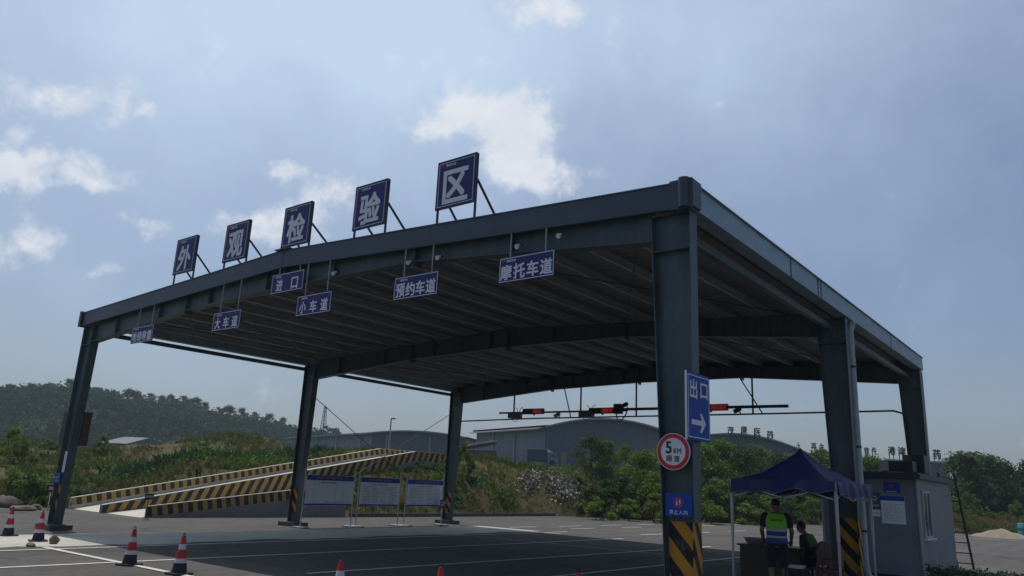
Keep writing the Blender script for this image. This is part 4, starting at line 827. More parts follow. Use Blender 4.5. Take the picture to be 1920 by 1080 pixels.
# ------------------------------------------------------------------ guard booth
M_booth = mat('grey_panel', (.19, .205, .225), .55, 0, .1, 1.2, fine=.04, blotch=((.12, .13, .14), .9, .55, .85)); streak(M_booth, (5, 5, .35), .82, 1.1); M_trim = mat('light_trim', (.36, .37, .38), .5); M_glass = mat('window_glass', (.02, .03, .035), .08, spec=.8)
bx0, bx1, by0, by1, bz = 18.0, 20.3, 11.7, 16.3, 2.42
bo = thing('guard_booth', 'grey panel guard booth with notices on its front behind the navy tent', 'booth', (19.15, 14, 0))
mb = MB(); mb.lo((bx0, by0, .04), (bx1, by1, bz)); mb.build('wall', M_booth, bo)
mb = MB(); mb.lo((bx0-.15, by0-.28, bz), (bx1+.12, by1+.15, bz+.11)); rfb = mb.build('roof', M_dark, bo); mb = MB(); mb.lo((bx0-.1, by0-.2, bz+.112), (bx1+.06, by1+.1, bz+.15)); mb.build('roof_sheet', M_dark, rfb)
mb = MB(); mb.lo((bx0-.03, by0-.03, 0), (bx1+.03, by1+.03, .10)); mb.build('plinth', M_dark, bo)
for x, y in ((bx1, by0), (bx1, by1), (bx0, by0)): mb = MB(); mb.lo((x-.035, y-.035, .1), (x+.012, y+.012, bz-.002)); mb.lo((x-.012, y-.012, .1), (x+.014, y+.035, bz-.003)); mb.build('corner_trim', M_trim, bo)
mb = MB(); mb.frame((bx1+.012, 12.55, 1.57), Y, Z, .98, 1.16, .06, .05); wf = mb.build('window', M_trim, bo)
mb = MB(); mb.lo((bx1-.02, 12.1, 1.02), (bx1+.008, 13.0, 2.12)); mb.build('pane', M_glass, wf); mb = MB(); mb.lo((bx1, 12.53, 1.03), (bx1+.03, 12.57, 2.11)); mb.build('mullion', M_trim, wf); mb = MB(); mb.lo((bx1, 12.0, .95), (bx1+.09, 13.1, .985)); mb.build('sill', M_white, wf)
mb = MB(); mb.lo((18.15, by0-.02, .1), (18.98, by0-.002, 2.1)); dr = mb.build('door', mat('dark_door', (.05, .055, .06), .5), bo); mb = MB(); mb.lo((18.88, by0-.06, 1.0), (18.92, by0-.02, 1.14)); mb.build('handle', M_inst, dr)
yn = by0-.008
def notice(name, x0, x1, z0, z1, m, label, fn):
    t = thing(name, label, 'notice', ((x0+x1)/2, yn, z0)); mb = MB(); mb.lo((x0, yn-.006, z0), (x1, yn+.006, z1)); p = mb.build('sheet', m, t); fn(p, (x0+x1)/2, (z0+z1)/2, x1-x0, z1-z0)
def n1(p, x, z, w, h):
    mb = MB(); c = Vector((x, yn-.009, z+.035)); mb.add([c+X*a+Z*b for a, b in ((-.05, .05), (0, .03), (.05, .05), (.045, -.02), (0, -.06), (-.045, -.02))], [tuple(range(6))]); mb.build('emblem', M_red, p)
    mb = MB(); scribble(mb, (x, yn-.009, z-.1), X, Z, w*.7, .035, 1, 2, 1, .9); mb.build('print', M_letter, p)
notice('blue_notice', 19.52, 19.9, 2.06, 2.33, M_blue2, 'blue plate with a red shield high on the booth front', n1)
def n2_(p, x, z, w, h):
    mb = MB(); mb.lo((x-w/2, yn-.009, z+h/2-.11), (x+w/2, yn-.0065, z+h/2)); mb.build('blue_band', M_blue2, p); mb = MB(); scribble(mb, (x, yn-.009, z-.06), X, Z, w*.8, h*.65, 11, 8, .9, .35); mb.build('print', M_print, p)
notice('white_notice', 19.43, 19.98, 1.31, 1.98, M_paper, 'large white notice with a blue top band on the booth front', n2_)
def n3(p, x, z, w, h):
    mb = MB(); scribble(mb, (x, yn-.009, z-.12), X, Z, w*.8, .07, 1, 4, 1, .8); disc(mb, (x, yn-.009, z+.06), X, Z, .04, .055, 20); mb.build('print', M_letter, p)
notice('green_notice', 19.17, 19.41, 1.66, 2.05, mat('notice_green', (.02, .10, .07), .5), 'dark green notice left of the blue plate on the booth', n3)
def n4(p, x, z, w, h): mb = MB(); scribble(mb, (x, yn-.009, z), X, Z, w*.7, .05, 1, 5, .9, .7); mb.build('print', M_print, p)
notice('small_notice', 19.15, 19.40, 1.47, 1.63, M_paper, 'small pale notice right under the green one', n4)
def roof_unit(x0, x1, y0, y1, z0, z1, label):
    t = thing('rooftop_unit', label, 'unit', ((x0+x1)/2, y0, z0)); mb = MB(); mb.lo((x0, y0, z0+.02), (x1, y1, z1)); mb.build('casing', M_dark, t)
    mb = MB(); c = Vector(((x0+x1)/2+.1, y0-.008, (z0+z1)/2)); [mb.lo((x0+.28, y0-.012, z0+.05+.03*i), (x1-.04, y0-.002, z0+.062+.03*i)) for i in range(int((z1-z0-.08)/.03))]; mb.build('grille', M_black, t)
    mb = MB(); mb.lo((x0, y0-.006, z0+.02), (x0+.2, y0-.001, z1-.01)); mb.build('front_cover', M_grey if z1 < 2.9 else M_pad, t)
    for xx in (x0+.05, x1-.1): mb = MB(); mb.lo((xx, y0+.02, z0-.012), (xx+.05, y1-.02, z0+.02)); mb.build('foot', M_dark, t)
roof_unit(19.46, 20.22, 11.75, 12.25, 2.585, 2.86, 'dark boxy unit at the front edge of the booth roof'); roof_unit(19.83, 20.34, 12.6, 13.3, 2.585, 3.06, 'taller dark box behind the first one on the booth roof')
ld = thing('ladder', 'dark wooden ladder leaning against the back of the booth', 'ladder', (20.35, 17.5, 0)); M_lad = mat('ladder_wood', (.07, .055, .05), .7, 0, .2, 6)
for dx in (0, -.42): mb = MB(); mb.bar((20.56+dx, 17.5, 0), (20.42+dx, 16.48, 2.75), .06, .04, (0, 1, 0)); mb.build('rail', M_lad, ld)
for k in range(9):
    f = .06+k*.108; mb = MB(); p = Vector((20.56-.14*f, 17.5-1.02*f, 2.75*f)); mb.bar(p+Vector((-.47, -.03, 0)), p+Vector((.05, -.03, 0)), .035, .03); mb.build('rung', M_lad, ld)

# ------------------------------------------------------------------ vegetation
def leafmat(name, dark, light, trans=.35, scale=.7, dry=None):
    m = bpy.data.materials.new(name); m.use_nodes = True; nt = m.node_tree; N = nt.nodes; L = nt.links; b = N['Principled BSDF']; b.inputs['Roughness'].default_value = .55; b.inputs['Specular IOR Level'].default_value = .25
    gm = N.new('ShaderNodeNewGeometry'); n1 = N.new('ShaderNodeTexNoise'); L.new(gm.outputs['Position'], n1.inputs['Vector']); n1.inputs['Scale'].default_value = scale; n1.inputs['Detail'].default_value = 5; n1.inputs['Roughness'].default_value = .7
    r1 = N.new('ShaderNodeMapRange'); L.new(n1.outputs['Fac'], r1.inputs['Value']); r1.inputs['From Min'].default_value = .32; r1.inputs['From Max'].default_value = .68
    isl = N.new('ShaderNodeMath'); isl.operation = 'MULTIPLY_ADD'; L.new(gm.outputs['Random Per Island'], isl.inputs[0]); isl.inputs[1].default_value = .5; L.new(r1.outputs[0], isl.inputs[2])
    sb = N.new('ShaderNodeMath'); sb.operation = 'SUBTRACT'; sb.use_clamp = True; L.new(isl.outputs[0], sb.inputs[0]); sb.inputs[1].default_value = .25
    mx = N.new('ShaderNodeMix'); mx.data_type = 'RGBA'; L.new(sb.outputs[0], mx.inputs['Factor']); mx.inputs['A'].default_value = (*dark, 1); mx.inputs['B'].default_value = (*light, 1); col = mx.outputs['Result']
    if dry:
        n2 = N.new('ShaderNodeTexNoise'); L.new(gm.outputs['Position'], n2.inputs['Vector']); n2.inputs['Scale'].default_value = .33; n2.inputs['Detail'].default_value = 6
        r2 = N.new('ShaderNodeMapRange'); L.new(n2.outputs['Fac'], r2.inputs['Value']); r2.inputs['From Min'].default_value = .47; r2.inputs['From Max'].default_value = .66
        m2 = N.new('ShaderNodeMix'); m2.data_type = 'RGBA'; L.new(r2.outputs[0], m2.inputs['Factor']); L.new(col, m2.inputs['A']); m2.inputs['B'].default_value = (*dry, 1); col = m2.outputs['Result']
    L.new(col, b.inputs['Base Color']); t = N.new('ShaderNodeBsdfTranslucent'); L.new(col, t.inputs['Color']); ms = N.new('ShaderNodeMixShader'); ms.inputs[0].default_value = trans
    L.new(b.outputs[0], ms.inputs[1]); L.new(t.outputs[0], ms.inputs[2]); L.new(ms.outputs[0], N['Material Output'].inputs['Surface']); return m
M_leafA = leafmat('leaf_fresh_green', (.04, .085, .015), (.12, .20, .035), .45); M_leafB = leafmat('leaf_deep_green', (.024, .058, .018), (.065, .12, .028), .4); M_leafC = leafmat('leaf_yellow_green', (.06, .11, .014), (.17, .23, .035), .45)
M_leafF = leafmat('leaf_far', (.022, .05, .024), (.042, .08, .034), .35, .06); M_leafF.node_tree.nodes['Principled BSDF'].inputs['Specular IOR Level'].default_value = .05; M_grass = leafmat('grass_blades', (.045, .085, .015), (.12, .165, .03), .4, .5, (.16, .12, .055)); M_corn = leafmat('corn_leaf', (.022, .06, .02), (.05, .11, .035), .3, .5)
M_bark = mat('bark', (.07, .055, .042), .9, 0, .3, 3, bump=.4)
def leaves(centres, size, seed, aspect=.55, flat=0.):
    """one bent-less quad per centre, random facing"""
    r = np.random.default_rng(seed); n = len(centres); a = r.normal(size=(n, 3)); a[:, 2] *= (1-flat); a /= np.linalg.norm(a, axis=1)[:, None]; b = r.normal(size=(n, 3)); b -= (b*a).sum(1)[:, None]*a; b /= np.linalg.norm(b, axis=1)[:, None]
    s = (size*r.uniform(.55, 1.25, n))[:, None]; v = np.stack([centres-a*s*.5, centres+b*s*aspect*.5-a*s*.05, centres+a*s*.5, centres-b*s*aspect*.5-a*s*.05], 1).reshape(-1, 3); return v, np.arange(4*n).reshape(-1, 4)
def crown_pts(n, seed, h=1., wid=.42, base=.22, lobes=16, pointed=0.):
    """leaf positions of a crown of unit height: many small lumps along boughs, hollow between"""
    r = np.random.default_rng(seed); C = []
    for k in range(lobes):
        t = r.uniform(0, 1)**.85; z = base+(1-base-.08)*t; prof = math.sin(math.pi*min(1, (.16+.84*t)**(.8 if not pointed else .55)))*.95+.12
        if pointed: prof = (1-t)*.9+.18
        a = r.uniform(0, 6.283); rad = wid*prof*math.sqrt(r.uniform(.05, 1.)); s = r.uniform(.09, .19)*(1-.35*t*(pointed > 0)); C.append((rad*math.cos(a), rad*math.sin(a), z, s))
    C.append((0, 0, .9, .11)); C = np.array(C); w = C[:, 3]**2; idx = r.choice(len(C), n, p=w/w.sum()); d = r.normal(size=(n, 3)); d /= np.linalg.norm(d, axis=1)[:, None]; rad = C[idx, 3]*(r.uniform(.35, 1.18, n)); p = C[idx, :3]+d*rad[:, None]*np.array([1.1, 1.1, .8]); return p, C
CROWNS = {}
def crown_mesh(kind, seed):
    k = (kind, seed)
    if k in CROWNS: return CROWNS[k]
    cfg = {'broad': (6500, .040, .42, .12, 30, 0), 'slim': (5200, .042, .28, .08, 26, .6), 'bush': (2600, .07, .52, .02, 13, 0), 'far': (900, .085, .46, .16, 10, 0)}[kind]
    p, C = crown_pts(cfg[0], seed, 1, cfg[2], cfg[3], cfg[4], cfg[5]); p[:, 2] = np.maximum(p[:, 2], .01); v, f = leaves(p, cfg[1], seed+1); CROWNS[k] = (v, f, C); return CROWNS[k]
PROTO = {}
def plant(name, label, cat, x, y, h, kind, seed, m, group, wx=1., z=None, rz=None):
    z = float(terr(np.array([x]), np.array([y]))[0]) if z is None else z; z = max(z, 0.)
    t = thing(name, label, cat, (x, y, z-.05), random.uniform(0, 6.28) if rz is None else rz, group); t.scale = (h*wx, h*wx, h)
    k = (kind, seed, m.name)
    if k not in PROTO:
        v, f, C = crown_mesh(kind, seed); o = np_mesh('crown' if kind != 'bush' else 'foliage', v, f, m)
        mb = MB(); r = random.Random(seed)
        if kind == 'bush':
            for q in range(5): c = C[q]; mb.tube([(r.uniform(-.03, .03), r.uniform(-.03, .03), 0), (c[0]*.6, c[1]*.6, c[2]*.6), (c[0], c[1], c[2])], [.012, .009, .004], 6)
        else:
            mb.tube([(0, 0, 0), (.008, .01, .16), (-.01, .0, .4), (.012, .008, .68), (0, 0, .88)], [.024, .019, .015, .009, .003], 9)
            for q in range(7 if kind != 'far' else 3):
                c = C[q]; zb = max(.12, c[2]-.18); mb.tube([(0, 0, zb), (c[0]*.5, c[1]*.5, (zb+c[2])/2+.02), (c[0], c[1], c[2])], [.011, .008, .003], 6)
        tr = mb.build('trunk' if kind != 'bush' else 'stems', M_bark, None); PROTO[k] = (o, tr); o.parent = t; tr.parent = t
    else:
        for q in PROTO[k]: c = q.copy(); COL.objects.link(c); c.parent = t
    return t
# trees behind the yard, left to right in the picture: column u, depth, top row, kind
def tree_at(u, d, vtop, kind, seed, m, wx, nm, label, cat, group):
    x, y = hor(u, d); z = max(float(terr(np.array([x]), np.array([y]))[0]), 0); top = CAM[2]+d*ray(u, vtop)[2]
    # depth measured along the view axis; solve the height at that plan point
    top = pd(u, vtop, d)[2]; plant(nm, label, cat, x, y, max(top-z, .6), kind, seed, m, group, wx)
ROW = [(1108, 57, 812, 'broad', 1, M_leafB, .95), (1138, 60, 822, 'slim', 2, M_leafA, 1.0), (1172, 58, 832, 'broad', 3, M_leafA, .9), (1206, 55, 842, 'broad', 4, M_leafC, .9), (1238, 58, 832, 'broad', 1, M_leafA, .9), (1272, 60, 826, 'slim', 2, M_leafB, 1.1), (1318, 58, 832, 'broad', 3, M_leafA, 1.0), (1352, 61, 822, 'broad', 4, M_leafA, .95), (1388, 60, 830, 'broad', 1, M_leafB, .95),
       (1424, 62, 836, 'broad', 3, M_leafA, .9), (1462, 61, 848, 'broad', 4, M_leafB, .95), (1500, 63, 846, 'slim', 2, M_leafA, 1.2), (1540, 64, 838, 'broad', 1, M_leafA, .95), (1575, 64, 850, 'broad', 3, M_leafB, .95), (1632, 66, 852, 'broad', 4, M_leafA, .95), (1664, 67, 864, 'broad', 1, M_leafA, .95)]
for i, (u, d, vt, k, sd, m, wx) in enumerate(ROW): tree_at(u, d, vt, k, sd, m, wx*1.3, 'leafy_tree', 'leafy green tree behind the canopy, %s from the left of its row' % ORD[i], 'tree', 'trees in the row behind the yard')
ROW2 = [(1800, 66, 852, 'broad', 3, M_leafB, .8), (1816, 64, 842, 'slim', 2, M_leafB, 1.2), (1836, 68, 842, 'slim', 5, M_leafB, 1.1), (1857, 66, 848, 'slim', 2, M_leafB, 1.2), (1884, 67, 862, 'broad', 4, M_leafB, .9), (1912, 70, 880, 'broad', 1, M_leafB, .9), (1932, 66, 858, 'slim', 5, M_leafB, 1.2), (1965, 68, 862, 'broad', 3, M_leafB, 1.0), (2010, 70, 850, 'broad', 1, M_leafB, 1.0), (2060, 70, 860, 'broad', 4, M_leafB, 1.0)]
for i, (u, d, vt, k, sd, m, wx) in enumerate(ROW2): tree_at(u, d, vt, k, sd, m, wx, 'dark_tree', 'dark green tree right of the guard booth, %s from the left of its clump' % ORD[i], 'tree', 'dark trees right of the booth')
BUSH = [(1085, 52, 893, M_leafB, 1.0), (1112, 50, 905, M_leafB, 1.1), (1140, 50, 896, M_leafB, 1.1), (1168, 51, 890, M_leafB, 1.1), (1196, 50, 900, M_leafB, 1.1), (1222, 50, 884, M_leafC, .9), (1226, 46, 925, M_leafC, 1.2), (1312, 51, 888, M_leafC, 1.0), (1340, 52, 892, M_leafA, 1.0), (1368, 53, 900, M_leafA, 1.1), (1396, 54, 905, M_leafB, 1.1), (1428, 54, 925, M_leafC, 1.3), (1462, 55, 915, M_leafB, 1.2), (1500, 56, 918, M_leafA, 1.2), (1536, 57, 925, M_leafC, 1.2), (1566, 57, 920, M_leafA, 1.2), (1330, 48, 935, M_leafC, 1.5), (1395, 50, 940, M_leafC, 1.5), (1180, 47, 935, M_leafC, 1.5), (1120, 46, 930, M_leafC, 1.3)]
for i, (u, d, vt, m, wx) in enumerate(BUSH): tree_at(u, d, vt, 'bush', 21+i % 3, m, wx, 'bush', 'green bush at the back edge of the yard, %s counted from the left' % (ORD[sorted(range(len(BUSH)), key=lambda q: BUSH[q][0]).index(i)]), 'bush', 'bushes along the back edge of the yard')
BUSH2 = [(1796, 56, 948, M_leafC, 1.2), (1822, 56, 950, M_leafA, 1.2), (1848, 56, 960, M_leafB, 1.5), (1872, 57, 958, M_leafB, 1.4), (1902, 57, 935, M_leafC, .9), (1928, 58, 950, M_leafB, 1.1), (1960, 58, 945, M_leafA, 1.1), (1810, 62, 920, M_leafA, .9), (1835, 63, 915, M_leafB, .9)]
for i, (u, d, vt, m, wx) in enumerate(BUSH2): tree_at(u, d, vt, 'bush', 21+i % 3, m, wx, 'bush', 'bush below the dark trees on the right, %s counted from the left' % (ORD[sorted(range(len(BUSH2)), key=lambda q: BUSH2[q][0]).index(i)]), 'bush', 'bushes below the dark trees')
BUSH3 = [(8, 44, 800, M_leafC, .9), (30, 42, 812, M_leafC, .9), (75, 45, 818, M_leafA, 1.0), (180, 47, 815, M_leafA, .8), (20, 33, 872, M_leafC, 1.3), (60, 32, 885, M_leafA, 1.5), (92, 33, 905, M_leafC, 1.3), (-30, 35, 860, M_leafA, 1.4), (150, 33, 915, M_leafB, 1.6), (866, 45, 830, M_leafC, .5), (880, 46, 848, M_leafC, .6)]
for i, (u, d, vt, m, wx) in enumerate(BUSH3): tree_at(u, d, vt, 'bush', 21+i % 3, m, wx, 'bush', 'bush in the rough ground left of the ramp, %s counted from the left' % (ORD[sorted(range(len(BUSH3)), key=lambda q: BUSH3[q][0]).index(i)]) if u < 500 else ('tall yellow green bush beside the back left column' if u == 866 else 'lower yellow green bush right of the back left column'), 'bush', 'bushes in the rough ground')
# ridge trees on the far hill, and its woodland
RT = [(132, 714, 1.0), (60, 722, 1.6), (95, 720, 1.7), (20, 724, 1.5), (185, 730, 1.5), (215, 738, 1.5), (243, 733, 1.2), (258, 736, 1.2), (283, 739, 1.4), (305, 745, 1.1), (322, 743, 1.0), (345, 744, 1.5), (368, 749, 1.3), (386, 757, 1.0), (410, 765, 1.1), (430, 764, 1.3), (455, 768, 1.1), (478, 774, 1.2), (505, 779, 1.2), (530, 786, 1.1), (612, 800, 1.3), (630, 806, 1.2)]
for i, (u, vt, wx) in enumerate(sorted(RT)):
    d = RR/np.linalg.norm((ray(u, vt))[:2])*.995; p = pd(u, vt, d); zz = float(hill_z(np.array([p[0]]), np.array([p[1]]))[0]); h = max(p[2]-zz+.6, 3.5)
    if i < 20: plant('hilltop_tree', 'dark tree on the skyline of the far hill, %s from the left' % ORD[i], 'tree', p[0], p[1], h, 'far', 31+i % 3, M_leafF, 'trees on the hill skyline', wx*.95, zz)
    else: plant('hilltop_tree', 'dark tree low on the right end of the hill skyline, %s of the pair' % ('left one' if i == 20 else 'right one'), 'tree', p[0], p[1], h, 'far', 31+i % 3, M_leafF, 'trees on the hill skyline', wx*.95, zz)
nW = 9500; wa = rng.uniform(R(30), R(86), nW); wr = RR-150*rng.beta(1.0, 1.5, nW)+rng.uniform(-4, 10, nW); wx_, wy_ = CAM[0]-np.sin(wa)*wr, CAM[1]+np.cos(wa)*wr; wz = hill_z(wx_, wy_); keep = (wz > 2) & (vnoise(wx_, wy_, 22, 9)+rng.uniform(-.3, .3, nW)+.5*(wr > RR-16) > np.where(wr < RR-45, .44, .30)); wx_, wy_, wz = wx_[keep], wy_[keep], wz[keep]
sz = rng.uniform(1.0, 3.0, len(wx_))*(1+.25*(wr[keep] > RR-25)); q = 40; d = rng.normal(size=(len(wx_), q, 3)); d /= np.linalg.norm(d, axis=2)[:, :, None]; d *= rng.uniform(.5, 1.1, (len(wx_), q, 1)); P_ = np.stack([wx_, wy_, wz+sz*.5], -1)[:, None, :]+d*sz[:, None, None]*np.array([1.1, 1.1, .85]); v, f = leaves(P_.reshape(-1, 3), .85, 77, .85)
tag(np_mesh('hillside_woodland', v, f, M_leafF), 'dark green woodland covering the far hillside', 'woodland', kind='stuff')

# grass, weeds, corn and rubbish on the rough ground
def scatter(n, x0, x1, y0, y1, dmin, dmax, seed):
    r = np.random.default_rng(seed); x, y = r.uniform(x0, x1, n), r.uniform(y0, y1, n); d = seg_dist(x, y, LOT); k = (d > dmin) & (d < dmax) & ~((x > -11.) & (x < -7.4) & (y > 4.4) & (y < 25.9)) & ~((x > -7.8) & (x < -4.5) & (y > 4.4) & (y < 15)); return x[k], y[k], r
def tufts(x, y, r, hmin, hmax, blades, wid):
    z = terr(x, y); n = len(x); h = r.uniform(hmin, hmax, n)*(.6+.8*vnoise(x, y, 2.3, 12)); a = r.uniform(0, 6.283, (n, blades)); lean = r.uniform(.1, .75, (n, blades)); hh = h[:, None]*r.uniform(.6, 1.15, (n, blades)); bx = x[:, None]+r.normal(0, .09, (n, blades)); by = y[:, None]+r.normal(0, .09, (n, blades)); dx, dy = np.cos(a), np.sin(a); w = wid*r.uniform(.7, 1.4, (n, blades))
    zb = np.repeat(z[:, None], blades, 1)-.03
    b0 = np.stack([bx-dy*w/2, by+dx*w/2, zb], -1); b1 = np.stack([bx+dy*w/2, by-dx*w/2, zb], -1); m0 = np.stack([bx+dx*lean*hh*.35+dy*w*.4, by+dy*lean*hh*.35-dx*w*.4, zb+hh*.6], -1); tip = np.stack([bx+dx*lean*hh*.9, by+dy*lean*hh*.9, zb+hh*(1-.35*lean)], -1)
    v = np.stack([b0, b1, m0, tip], 2).reshape(-1, 3); return v, np.arange(len(v)).reshape(-1, 4)
x, y, r = scatter(80000, -40, 14, -12, 60, .05, 26, 5); near = r.uniform(0, 1, len(x)) < np.clip(38/np.hypot(x-CAM[0], y-CAM[1]), .25, 1); near &= (vnoise(x, y, 5.5, 21)*.6+vnoise(x, y, 2.1, 22)*.4+r.uniform(-.12, .12, len(x)) < np.where(x < -11, .505, .70)); v, f = tufts(x[near], y[near], r, .18, .5, 6, .045)
x2, y2, r2 = scatter(26000, 10, 46, 48, 76, .1, 22, 15); v2, f2 = tufts(x2, y2, r2, .2, .55, 5, .06); v = np.concatenate([v, v2]); f = np.arange(len(v)).reshape(-1, 4)
tag(np_mesh('grass', v, f, M_grass), 'rough green and brown grass on the bank and field', 'grass', kind='stuff')
x, y, r = scatter(16000, -30, 10, -12, 52, .15, 15, 6); k = vnoise(x, y, 4.2, 14)+r.uniform(-.15, .15, len(x)) > np.where((x < -11) & (y > 6), .68, .58); x, y = x[k], y[k]; hh = r.uniform(.15, .75, len(x)); q = 13
d = r.normal(size=(len(x), q, 3)); d /= np.linalg.norm(d, axis=2)[:, :, None]; P_ = np.stack([x, y, terr(x, y)+hh*.6], -1)[:, None, :]+d*hh[:, None, None]*np.array([.6, .6, .65])*r.uniform(.3, 1, (len(x), q, 1)); v, f = leaves(P_.reshape(-1, 3), .15, 78, .6)
tag(np_mesh('weeds', v, f, M_leafA), 'low leafy weeds growing through the grass', 'weeds', kind='stuff')
cx, cy = [], []
for i in range(9):
    for j in range(46): cx.append(-14.0-.55*i+rng.normal(0, .07)); cy.append(8.8+.27*j+.1*i+rng.normal(0, .06))
cx, cy = np.array(cx), np.array(cy); v, f = tufts(cx, cy, np.random.default_rng(8), .5, .8, 8, .08); tag(np_mesh('corn_field', v, f, M_corn), 'rows of young green corn behind the ramp', 'crop', kind='stuff')
def hit(u, v, t0=25, t1=95):
    r = ray(u, v); t = np.arange(t0, t1, .15); p = CAM+t[:, None]*r; k = np.nonzero(p[:, 2] < np.maximum(terr(p[:, 0], p[:, 1]), 0))[0]; return p[k[0]] if len(k) else None
rb = []; r = np.random.default_rng(9)
for (u, v, su, sv, n) in ((1055, 908, 30, 32, 260), (1000, 897, 26, 24, 150), (1062, 925, 28, 18, 150), (985, 915, 18, 18, 45), (1040, 890, 40, 10, 60)):
    for k in range(n):
        p = hit(u+r.normal(0, su*.5), v+r.normal(0, sv*.5))
        if p is not None: rb.append(p)
rb = np.array(rb)+np.array([0, 0, .14]); rb = np.repeat(rb, 4, 0)+r.normal(0, .16, (len(rb)*4, 3))*np.array([1, 1, .35]); v, f = leaves(rb, .17, 79, .75, .3)
M_rub = mat('rubbish_pale', (.5, .47, .43), .8, 0, .1, 1.6, c2=(.14, .10, .08)); tag(np_mesh('rubbish', v, f, M_rub), 'pale broken rubble and litter tipped down the bank', 'rubbish', kind='stuff')
nt_ = []
for (u, v, su, sv, n) in ((785, 868, 22, 7, 60), (845, 868, 14, 6, 30), (855, 940, 10, 12, 30), (890, 902, 16, 8, 40)):
    for k in range(n):
        p = hit(u+r.normal(0, su*.5), v+r.normal(0, sv*.5))
        if p is not None: nt_.append(p)
nt_ = np.array(nt_)+np.array([0, 0, .12]); v, f = leaves(nt_, .34, 80, .8, .2); tag(np_mesh('netting', v, f, mat('green_netting', (.015, .12, .065), .8)), 'torn scraps of green netting on the grassy bank', 'netting', kind='stuff')
# low clipped hedge and the sand heap
hx0, hx1, hy0, hy1 = 20.72, 24.5, 9.2, 9.9; hp = np.stack([r.uniform(hx0, hx1, 4200), r.uniform(hy0, hy1, 4200), .60*np.sqrt(r.uniform(0, 1, 4200))], -1); hp[:, 2] *= .86+.12*np.sin(hp[:, 0]*7)*np.sin(hp[:, 1]*9)
hd = thing('hedge', 'low dark green hedge at the lower right corner beside the booth', 'hedge', (22.6, 9.55, 0)); v, f = leaves(hp, .07, 81); np_mesh('foliage', v, f, M_leafB, hd, (22.6, 9.55, 0))
mb = MB(); [mb.tube([(hx0+.2+i*.42, 9.55, 0), (hx0+.2+i*.42+.04, 9.57, .36)], .015, 6) for i in range(10)]; mb.build('stems', M_bark, hd)
p = pz(1878, 1008); n = 26; vs = []; 
for i in range(n+1):
    for j in range(n+1):
        a, b = i/n*2-1, j/n*2-1; rr_ = math.hypot(a, b); vs.append((p[0]+a*1.75, p[1]+b*1.3, max(0, .56*(1-rr_)**.9 if rr_ < 1 else 0)+.03*math.sin(a*13+b*7)*(rr_ < .9)-.01))
mb = MB(); mb.add(vs, [(i*(n+1)+j, (i+1)*(n+1)+j, (i+1)*(n+1)+j+1, i*(n+1)+j+1) for i in range(n) for j in range(n)], True); tag(mb.build('sand_heap', mat('sand', (.22, .185, .135), .95, 0, .15, 2, fine=.2, bump=.3)), 'small heap of pale sand in front of the trees on the right', 'sand heap')
p = pz(1921, 1010); mb = MB(); mb.lathe([(0, 0), (.29, 0), (.3, .02), (.3, .3), (.315, .32), (.3, .34), (.3, .62), (.315, .64), (.3, .66), (.3, .9), (.28, .92), (0, .91)], (p[0], p[1], 0), 24); tag(mb.build('barrel', mat('teal_barrel', (.03, .2, .24), .5)), 'teal barrel at the right edge beside the sand heap', 'barrel')

# ------------------------------------------------------------------ warehouses, sheds and far things
M_wh = mat('warehouse_blue_grey', (.075, .10, .135), .55, .0, .08, .2); M_wh2 = mat('warehouse_pale_wall_and_lit_side', (.16, .20, .24), .5, 0, .08, .3); M_whroof = mat('warehouse_roof', (.2, .22, .25), .5, 0, .1, .2); [streak(q_, (.9, .9, .03), .82, 1.12) for q_ in (M_wh, M_wh2)]; M_yel = mat('yellowed_panel', (.20, .19, .10), .6)
def wall_quad(mb, a, b, z0, za, zb): mb.add([(a[0], a[1], z0), (b[0], b[1], z0), (b[0], b[1], zb), (a[0], a[1], za)], [(0, 1, 2, 3)])
def ribs(mb, a, b, z0, z1, step, out=.05, w=.12):
    a, b = Vector((a[0], a[1], 0)), Vector((b[0], b[1], 0)); L = (b-a).length; d = (b-a)/L; nn = Vector((d.y, -d.x, 0))
    k = step/2
    while k < L: p = a+d*k; mb.bar((p.x+nn.x*out*.4, p.y+nn.y*out*.4, z0), (p.x+nn.x*out*.4, p.y+nn.y*out*.4, z1), w, out, tuple(nn)); k += step
